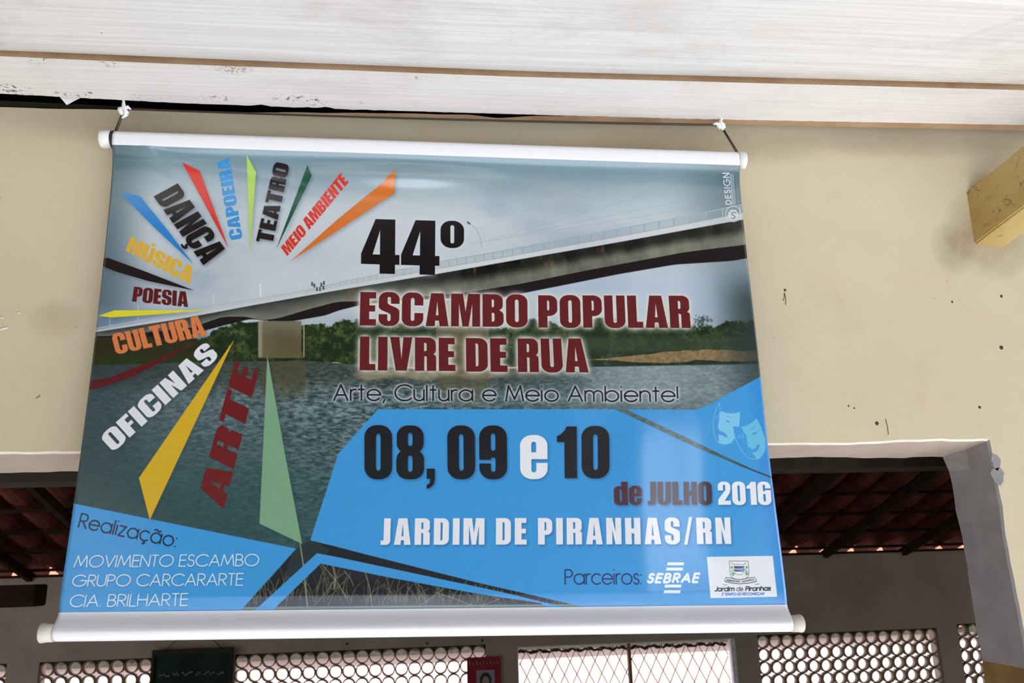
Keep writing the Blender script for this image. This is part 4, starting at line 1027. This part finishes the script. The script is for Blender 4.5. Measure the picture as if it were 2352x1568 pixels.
pan_me = bpy.data.meshes.new('roof_tile'); pan_me.from_pydata(V2, [], [f[::-1] for f in F]); pan_me.materials.append(M['tile']); pan_me.update()
ncol = 30; xt0 = -2.95
for r_ in range(5):
    y = FY+.30-r_*TE
    for c_ in range(ncol):
        x = xt0+c_*TP+ww.normal(0, .004)
        o = bpy.data.objects.new('roof_tile', pan_me); C.objects.link(o); o.location = (x, y, rz(y)+.085+ww.normal(0, .003)); o.rotation_euler = (0, 0, ww.normal(0, .012)); keep_world(o, roof)
        o = bpy.data.objects.new('roof_tile', cap_me); C.objects.link(o); o.location = (x+TP/2, y, rz(y)+.055+ww.normal(0, .003)); o.rotation_euler = (0, 0, ww.normal(0, .012)); keep_world(o, roof)
# tiles beyond, joined
V, F = [], []
def sheet(x0, x1, y0, y1):
    b0 = len(V); n = int((x1-x0)/(TP/8))
    for i in range(n+1):
        x = x0+(x1-x0)*i/n; ph = math.cos(2*math.pi*(x-xt0)/TP)
        for y in (y0, y1): V.append((x, y, rz(y)+.07-.045*ph))
    for i in range(n): F.append((b0+2*i, b0+2*i+1, b0+2*i+3, b0+2*i+2))
ye = FY+.30-5*TE
sheet(X0, X1, ye+.05, WB-.2); sheet(X0, xt0-TP/2, FY+.30, ye+.05); sheet(xt0+ncol*TP-TP*.4, X1, FY+.30, ye+.05)
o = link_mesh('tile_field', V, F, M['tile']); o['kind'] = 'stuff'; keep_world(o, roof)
for x in np.arange(X0+.1, X1, 0.62):
    bm = bmesh.new(); y0, y1 = FY+.10, WB
    vs = [bm.verts.new(p) for p in ((x, y0, rz(y0)-.075), (x+.035, y0, rz(y0)-.075), (x+.035, y1, rz(y1)-.075), (x, y1, rz(y1)-.075), (x, y0, rz(y0)-.018), (x+.035, y0, rz(y0)-.018), (x+.035, y1, rz(y1)-.018), (x, y1, rz(y1)-.018))]
    for q in ((0,3,2,1),(4,5,6,7),(0,1,5,4),(1,2,6,5),(2,3,7,6),(3,0,4,7)): bm.faces.new([vs[i] for i in q])
    o = from_bm('rafter', bm, M['dark_wood']); keep_world(o, roof)
for k in range(13):
    y = FY-.02-k*TE; bm = bmesh.new(); box_bm(bm, X0, X1, y-.012, y+.012, rz(y)-.018, rz(y)+.002); o = from_bm('roof_batten', bm, M['dark_wood']); keep_world(o, roof)
o = box('wall_plate', X0, X1, FY-.01, FY+.10, FT, FT+.018, M['dark_wood']); keep_world(o, roof)
zb = aty((1780, 1076), 1.75).z
tag(box('inner_beam', X0, X1, 1.75, 1.87, zb, zb+.14, M['grey_wood'], bev=.004), 'dark squared roof timber running behind the lintel of the opening', 'beam')
p1, p2 = aty((92, 1350), 5.0), aty((88, 1392), 5.0)
bm = bmesh.new(); box_bm(bm, X0, p1.x, 4.95, 5.10, p2.z, p1.z+.02, .006)
tag(from_bm('truss_beam', bm, M['dark_wood']), 'end of a black roof timber in the dark room, left of the banner', 'beam')
# post carrying it
# --- hanging things on the far wall
# dark green board
g = empty('notice_board', tuple(aty((438, 1516), FY-.03))); tag(g, 'dark green notice board with pale writing, hung between two vent screens', 'board')
xa, xb = aty((345, 1560), FY-.03).x, aty((532, 1560), FY-.03).x; zt_ = 2-.488
M['dark_green'] = simple_noise('dark_green_board', (34, 46, 38), (22, 32, 28), 6, 0.7, 0.1)
o = box('panel', xa+.02, xb-.02, FY-.028, FY-.016, zt_-.60, zt_-.03, M['dark_green']); keep_world(o, g)
for nm, a in (('frame_rail', (xa, xb, FY-.04, FY-.012, zt_-.03, zt_)), ('frame_rail', (xa, xb, FY-.04, FY-.012, zt_-.63, zt_-.60)), ('frame_stile', (xa, xa+.02, FY-.04, FY-.012, zt_-.60, zt_-.03)), ('frame_stile', (xb-.02, xb, FY-.04, FY-.012, zt_-.60, zt_-.03))):
    o = box(nm, *a, M['grey_wood'], bev=.002); keep_world(o, g)
M['chalk'] = newmat('faded_white_paint', (120, 128, 122), 0.9, 0.1)
geos = []
for row in range(4):
    x = xa+.05
    while x < xb-.08:
        w_ = .03+.05*random.random(); z = zt_-.155-row*.11
        pts = [(x+w_*k/6, FY-.0295, z+.014*random.uniform(-1, 1)) for k in range(7)]; geos.append(tube_geo(pts, .0035, 5)); x += w_+.018
V, F = merge(geos); o = link_mesh('writing', V, F, M['chalk']); o['kind'] = 'stuff'; keep_world(o, g)
nx = (xa+xb)/2
o = tube('hanging_string', [(xa+.08, FY-.02, zt_), (nx, FY-.012, zt_+.16), (xb-.08, FY-.02, zt_)], .003, M['cord'], n=5); keep_world(o, g)
# red poster with a small portrait
xa, xb = aty((1073, 1540), FY-.01).x, aty((1150, 1540), FY-.01).x; zt_ = aty((1110, 1508), FY-.01).z
g = empty('red_poster', (xa, FY-.012, zt_)); tag(g, 'red paper poster with a grey portrait, pinned beside the mesh window', 'poster')
M['red'] = simple_noise('red_print', (150, 34, 44), (120, 26, 34), 25, 0.6, 0.2)
o = box('sheet', xa, xb, FY-.012, FY-.009, zt_-.36, zt_, M['red']); keep_world(o, g)
M['photo_grey'] = newmat('portrait_grey', (140, 130, 128), 0.6); M['photo_dark'] = newmat('portrait_dark', (36, 30, 30), 0.6); M['photo_skin'] = newmat('portrait_face', (150, 126, 112), 0.6)
xc = (xa+xb)/2+.01; o = box('portrait', xc-.062, xc+.062, FY-.0135, FY-.0121, zt_-.24, zt_-.085, M['photo_grey']); keep_world(o, g)
for nm, rx, rz_, dz, y_, mm in (('portrait_hair', .040, .050, -.150, FY-.0145, 'photo_dark'), ('portrait_face', .024, .034, -.158, FY-.0155, 'photo_skin'), ('portrait_shoulders', .050, .030, -.222, FY-.0150, 'photo_dark')):
    bm = bmesh.new(); vs = [bm.verts.new((xc+rx*math.cos(a), y_, max(zt_+dz+rz_*math.sin(a), zt_-.24))) for a in np.linspace(0, 2*math.pi, 21)[:-1]]
    f = bm.faces.new(vs); r = bmesh.ops.extrude_face_region(bm, geom=[f]); bmesh.ops.translate(bm, vec=(0, .0008, 0), verts=[v for v in r['geom'] if isinstance(v, bmesh.types.BMVert)])
    o = from_bm(nm, bm, M[mm]); keep_world(o, g)
for k in range(9):
    x = xa+.02+(xb-xa-.04)*k/8; o = tube('lettering', [(x-.006, FY-.0125, zt_-.025-.01*(k % 2)), (x+.004, FY-.0125, zt_-.05)], .003, M['photo_grey'], n=5); keep_world(o, g)
# nails on the far wall above the screens
for px_, py_, lab in ((798, 1478, 'nail in the dark inner wall over the wide pipe screen, left of the next'), (981, 1477, 'nail in the dark inner wall over the wide pipe screen, middle one'), (1107, 1470, 'nail in the dark inner wall above the red poster')):
    p = aty((px_, py_), FY); o = tube('nail', [p+Vector((0, .01, 0)), p+Vector((0, -.03, .002)), p+Vector((0, -.034, .002))], [.004, .004, .009], M['mortar'], n=8); tag(o, lab, 'nail', 'nails in the inner wall')

# --- outside, beyond the far wall
g = tag(empty('boundary_wall', (0, 9.3, 0)), 'pale pink boundary wall seen through the window and vents', 'wall', kind=None)
zc = 2-0.099*9.3+.02
o = box('pink_face', -14, 16, 9.3, 9.5, 0, zc, M['pink']); keep_world(o, g)
o = box('eave_shadow_strip', -14, 16, 9.24, 9.5, zc, zc+.06, M['mortar']); keep_world(o, g)  # dark strip stands for the shadow under the eave tiles
V, F = [], []
xr = np.arange(-14, 16, 0.06)
for i, x in enumerate(xr):
    w_ = .03*math.sin(i*1.05); V += [(x, 9.22, zc+.09+w_), (x, 10.6, zc+.75+w_)]
for i in range(len(xr)-1): F.append((2*i, 2*i+1, 2*i+3, 2*i+2))
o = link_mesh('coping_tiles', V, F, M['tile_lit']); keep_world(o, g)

g = tag(empty('added_backdrop_house', (0, 12, 0)), kind='structure')  # house added so its clay roof turns the eave gaps orange
o = box('backdrop_wall', -14, 16, 12.4, 12.6, 0, 1.75, M['render_white']); keep_world(o, g)
V, F = [], []
for i, x in enumerate(xr):
    w_ = .04*math.sin(i*1.05); V += [(x, 12.0, 1.78+w_), (x, 17.0, 3.9+w_)]
for i in range(len(xr)-1): F.append((2*i, 2*i+1, 2*i+3, 2*i+2))
o = link_mesh('orange_gap_backdrop', V, F, M['tile_lit']); keep_world(o, g)

# ================================================================== THINGS
# yellow timber bracket at the right
a0, a1, a2 = aty((2220, 439), WY), aty((2239, 561), WY), aty((2309, 568), WY)
# its axis: from the wall towards the viewer, rising
def on_ray(px_, p0, axis_guess): pass
h_ = (a1-a0); w_ = (a2-a1); a3 = a0+w_
best = None
for rise in np.arange(-.2, 1.6, .02):
    for sx_ in np.arange(-.6, .61, .02):
        d = Vector((sx_, -1, rise)).normalized(); e = 0
        for st_p, tgt in ((a0, (2352, 331)), (a1, (2352, 474))):
            q = np.array(st_p+d*.12)-np.array([0, 0, CAMZ]); r = RM@q; u_, v_ = 1176+FPX*r[0]/r[2], 784-FPX*r[1]/r[2]
            s0 = RM@(np.array(st_p)-np.array([0, 0, CAMZ])); u0, v0 = 1176+FPX*s0[0]/s0[2], 784-FPX*s0[1]/s0[2]
            if u_-u0 < 5: e += 1e3; continue
            vv = v0+(v_-v0)*(2352-u0)/(u_-u0); e += (vv-tgt[1])**2
        e += 4*sx_**2+2*(rise-.3)**2
        if best is None or e < best[0]: best = (e, d)
bd = best[1]; print('BRACKET', bd, best[0])
bm = bmesh.new(); nseg = 10; rings = []
for k in range(nseg+1):
    q = bd*(-.03+.36*k/nseg); rings.append([bm.verts.new(p+q+Vector((random.uniform(-.0006, .0006), 0, random.uniform(-.0006, .0006)))) for p in (a0, a1, a2, a3)])
for k in range(nseg):
    for j in range(4): bm.faces.new((rings[k][j], rings[k][(j+1) % 4], rings[k+1][(j+1) % 4], rings[k+1][j]))
bm.faces.new(rings[0]); bm.faces.new(rings[-1])
bmesh.ops.recalc_face_normals(bm, faces=bm.faces[:])
bmesh.ops.bevel(bm, geom=[e for e in bm.edges if len(e.link_faces) == 2 and e.calc_face_angle(0) > 1.0], offset=.003, segments=2, affect='EDGES')
tag(from_bm('wooden_bracket', bm, M['beam']), 'yellow painted square timber sticking out of the cream wall at the right', 'beam')

# ------------------------------------------------------------------ the banner
Ov, Uv, Dv, Nv = Vector(O_)+Vector((0, 0, CAMZ)), Vector(U_), Vector(D_), Vector(N_)
def BP(x, v, f): return Ov+Uv*x+Dv*v+Nv*f                    # metres across, down, towards the viewer
ban = empty('hanging_banner', tuple(BP(W_/2, 0, 0))); tag(ban, 'printed vinyl banner with a bridge photograph, hung on cord before the cream wall', 'banner')
RT, RB = .0150, .0125
NS, NTt = 220, 200
tv = np.concatenate([np.linspace(0, .12, 70)[:-1], np.linspace(.12, .88, 90), np.linspace(.88, 1, 50)[1:]])
sv = np.linspace(0, 1, NS)
rows = []                                                     # (v metres, offset, t for uv, white?)
for a in np.linspace(-150, 0, 22): rows.append((-.0172+RT*math.sin(math.radians(a)), RT*math.cos(math.radians(a)), 0, 1))
V, UVs, F, mi = [], [], [], []
def addrow(vals, tuv, narrow=0):
    for s, (v, f) in zip(sv, vals): V.append(BP(s*W_, v, f)); UVs.append((s, 1-tuv))
nr = 0
for (v, f, t_, _) in rows: addrow([(v, f)]*NS, 0); nr += 1
# blend from the pocket front to the print
o0 = off(sv, np.zeros(NS))
for k in (.35, .7): addrow([(-.0172+.0172*k, RT+(fo-RT)*k*k) for fo in o0], 0); nr += 1
ntop = nr
for t_ in tv: addrow(list(zip([t_*H_]*NS, off(sv, np.full(NS, t_)))), t_); nr += 1
npr = nr
o1 = off(sv, np.ones(NS)); RBc = .0285
lip = np.linspace(0, 1, 12)[1:]
for k in lip:
    e = k*k*(3-2*k); addrow([(H_+(RBc)*k, fo+(RB+.0005-fo)*e) for fo in o1], 1); nr += 1
for a in np.linspace(0, 170, 26)[1:]: addrow([(H_+RBc+RB*math.sin(math.radians(a)), RB*math.cos(math.radians(a)))]*NS, 1); nr += 1
for r_ in range(nr-1):
    w_ = 1 if (r_ < ntop or r_ >= npr-1) else 0
    for c_ in range(NS-1): F.append((r_*NS+c_, (r_+1)*NS+c_, (r_+1)*NS+c_+1, r_*NS+c_+1)); mi.append(w_)
o = link_mesh('sheet', V, F, [M['print'], M['white_vinyl']], smooth=True, midx=mi, uvs=UVs); keep_world(o, ban)
so_ = o.modifiers.new('thickness', 'SOLIDIFY'); so_.thickness = .0006; so_.offset = -1
def rod(name, xa, xb, v, r, mat, ends=True, n=28, bulge=0):
    pts = [BP(xa+(xb-xa)*k/4, v, 0) for k in range(5)]; return pts
def lathe_x(name, prof_, v, mat):
    """prof_: list of (x, radius) turned round the rod's axis"""
    n = 28; V, F = [], []
    for x, r in prof_:
        for k in range(n):
            a = 2*math.pi*k/n; V.append(BP(x, v+r*math.sin(a), r*math.cos(a)))
    for i in range(len(prof_)-1):
        for k in range(n): F.append((i*n+k, i*n+(k+1) % n, (i+1)*n+(k+1) % n, (i+1)*n+k))
    F.append(tuple(range(n))[::-1]); F.append(tuple((len(prof_)-1)*n+k for k in range(n)))
    o = link_mesh(name, V, F, mat, None, True); keep_world(o, ban)
    for p in o.data.polygons:
        if len(p.vertices) > 4: p.use_smooth = False
    return o
vt, vb = -.0172, H_+RBc
lathe_x('top_tube', [(-.010, RT-.001), (W_+.004, RT-.001)], vt, M['tube'])
lathe_x('bottom_tube', [(-.012, RB-.001), (W_+.012, RB-.001)], vb, M['tube'])
o = lathe_x('end_cap', [(-.0255, .0095), (-.0240, RT+.0004), (-.0225, RT+.0010), (-.0065, RT+.0010), (-.0062, RT-.001)], vt, M['cap'])
lathe_x('cord_ring', [(-.0060, RT-.0005), (-.0056, RT+.0003), (-.0012, RT+.0003), (-.0008, RT-.0005)], vt, M['black_plastic'])
lathe_x('end_cap', [(W_+.0008, RT-.001), (W_+.001, RT+.0010), (W_+.0135, RT+.0010), (W_+.0150, RT+.0004), (W_+.0160, .0095)], vt, M['cap'])
o = lathe_x('end_cap', [(-.0205, .0115), (-.0195, RB+.0012), (-.0180, RB+.0020), (-.0110, RB+.0008), (-.0010, RB+.0004), (-.0006, RB-.001)], vb, M['old_cap']); o['label'] = 'yellowed plastic cap with a flared rim'
o = lathe_x('end_cap', [(W_+.0006, RB-.001), (W_+.0010, RB+.0004), (W_+.0110, RB+.0006), (W_+.0165, RB+.0014), (W_+.0185, RB+.0008), (W_+.0198, .0115)], vb, M['old_cap']); o['label'] = 'off white plastic cap with a rounded end'

# cord and the two plastic ties
kl, kr = atz((284, 252), 2.8), atz((1656, 286), 2.8)
yk = 1.337
KL, KR = aty((284, 254), yk), aty((1655, 289), yk)
cl = BP(-.0035, vt-RT-.0006, 0); crr = BP(W_+.004, vt-RT-.001, 0)
def sag(A, B, s, n=24, dz=0.0): return [A+(B-A)*k/n+Vector((0, 0, -s*4*(k/n)*(1-k/n)+dz)) for k in range(n+1)]
o = tube('cord', sag(KL+Vector((.012, 0, .004)), KR+Vector((-.01, 0, .003)), .0035), .0010, M['cord'], n=6); keep_world(o, ban)
o = tube('cord', sag(KL+Vector((.006, -.002, .001)), KR+Vector((-.004, -.002, -.001)), .0035), .0008, M['cord'], n=6); keep_world(o, ban)
lp = []
for k in range(13):
    a = math.radians(-110+300*k/12); lp.append(BP(-.0035, vt-(RT+.0012)*math.cos(a), (RT+.0012)*math.sin(a)))
o = tube('cord', [cl, KL+Vector((-.002, 0, -.004))], .0012, M['cord'], n=6); keep_world(o, ban)
o = tube('cord', [cl+Vector((.0026, .001, 0)), KL+Vector((.0008, 0, -.005))], .0009, M['cord'], n=6); keep_world(o, ban)
o = tube('cord', [KR+Vector((.004, 0, -.004)), crr], .0012, M['cord'], n=6); keep_world(o, ban)
o = tube('cord', [KR+Vector((.002, 0, -.005)), crr+Vector((-.0028, .001, 0))], .0009, M['cord'], n=6); keep_world(o, ban)
def tie(K, lab, left):
    e = empty('plastic_tie', tuple(K)); tag(e, lab, 'tie', 'white ties holding the banner cord')
    top = Vector((K.x-(.003 if left else -.003), 1.3345, 2.812))
    o = tube('strip', [top, top+(K-top)*.5+Vector((.001, -.001, 0)), K+Vector((0, -.001, .008))], [.0022, .0024, .004], M['white_plastic'], n=7); keep_world(o, e)
    bm = bmesh.new(); bmesh.ops.create_icosphere(bm, subdivisions=3, radius=1)
    g_ = np.random.default_rng(21 if left else 22)
    for v in bm.verts:
        c = v.co; r = .0066*(1+.35*math.sin(5*c.x+3*c.z)+.2*math.sin(9*c.y+4*c.x)); v.co = Vector((c.x*r*1.15, c.y*r*.8, c.z*r*(1.35 if left else 1.0)))+K+Vector((.001, -.001, .002 if left else .001))
    o = from_bm('knot', bm, M['white_plastic'], None, True); keep_world(o, e)
    tips = (((-.001, -.016), (.006, -.010)), ((.013, .001), (.008, .006))) if left else (((-.015, .002), (-.009, .003)), ((.004, -.010), (.002, -.006)))
    for t1, t0 in tips:
        o = tube('tail', [K+Vector((0, -.001, 0)), K+Vector((t0[0], -.002, t0[1])), K+Vector((t1[0], -.002, t1[1]))], [.0045, .0035, .0012], M['white_plastic'], n=6); keep_world(o, e)
tie(KL, 'knotted white plastic tie over the left end of the banner', True)
tie(KR, 'small white plastic tie over the right end of the banner', False)
# scrap of white plastic stuck in the gap, far left
p = atz((158, 226), 2.800); bm = bmesh.new()
vs = [bm.verts.new(Vector((p.x+a, 1.334, 2.803+b))) for a, b in ((-.019, .004), (.021, .004), (.006, -.006), (-.004, -.0135))]
f = bm.faces.new(vs); r = bmesh.ops.extrude_face_region(bm, geom=[f]); bmesh.ops.translate(bm, vec=(0, .003, .001), verts=[v for v in r['geom'] if isinstance(v, bmesh.types.BMVert)])
tag(from_bm('plastic_scrap', bm, M['white_plastic']), 'pointed scrap of white plastic poking from the dark gap, upper left', 'scrap')
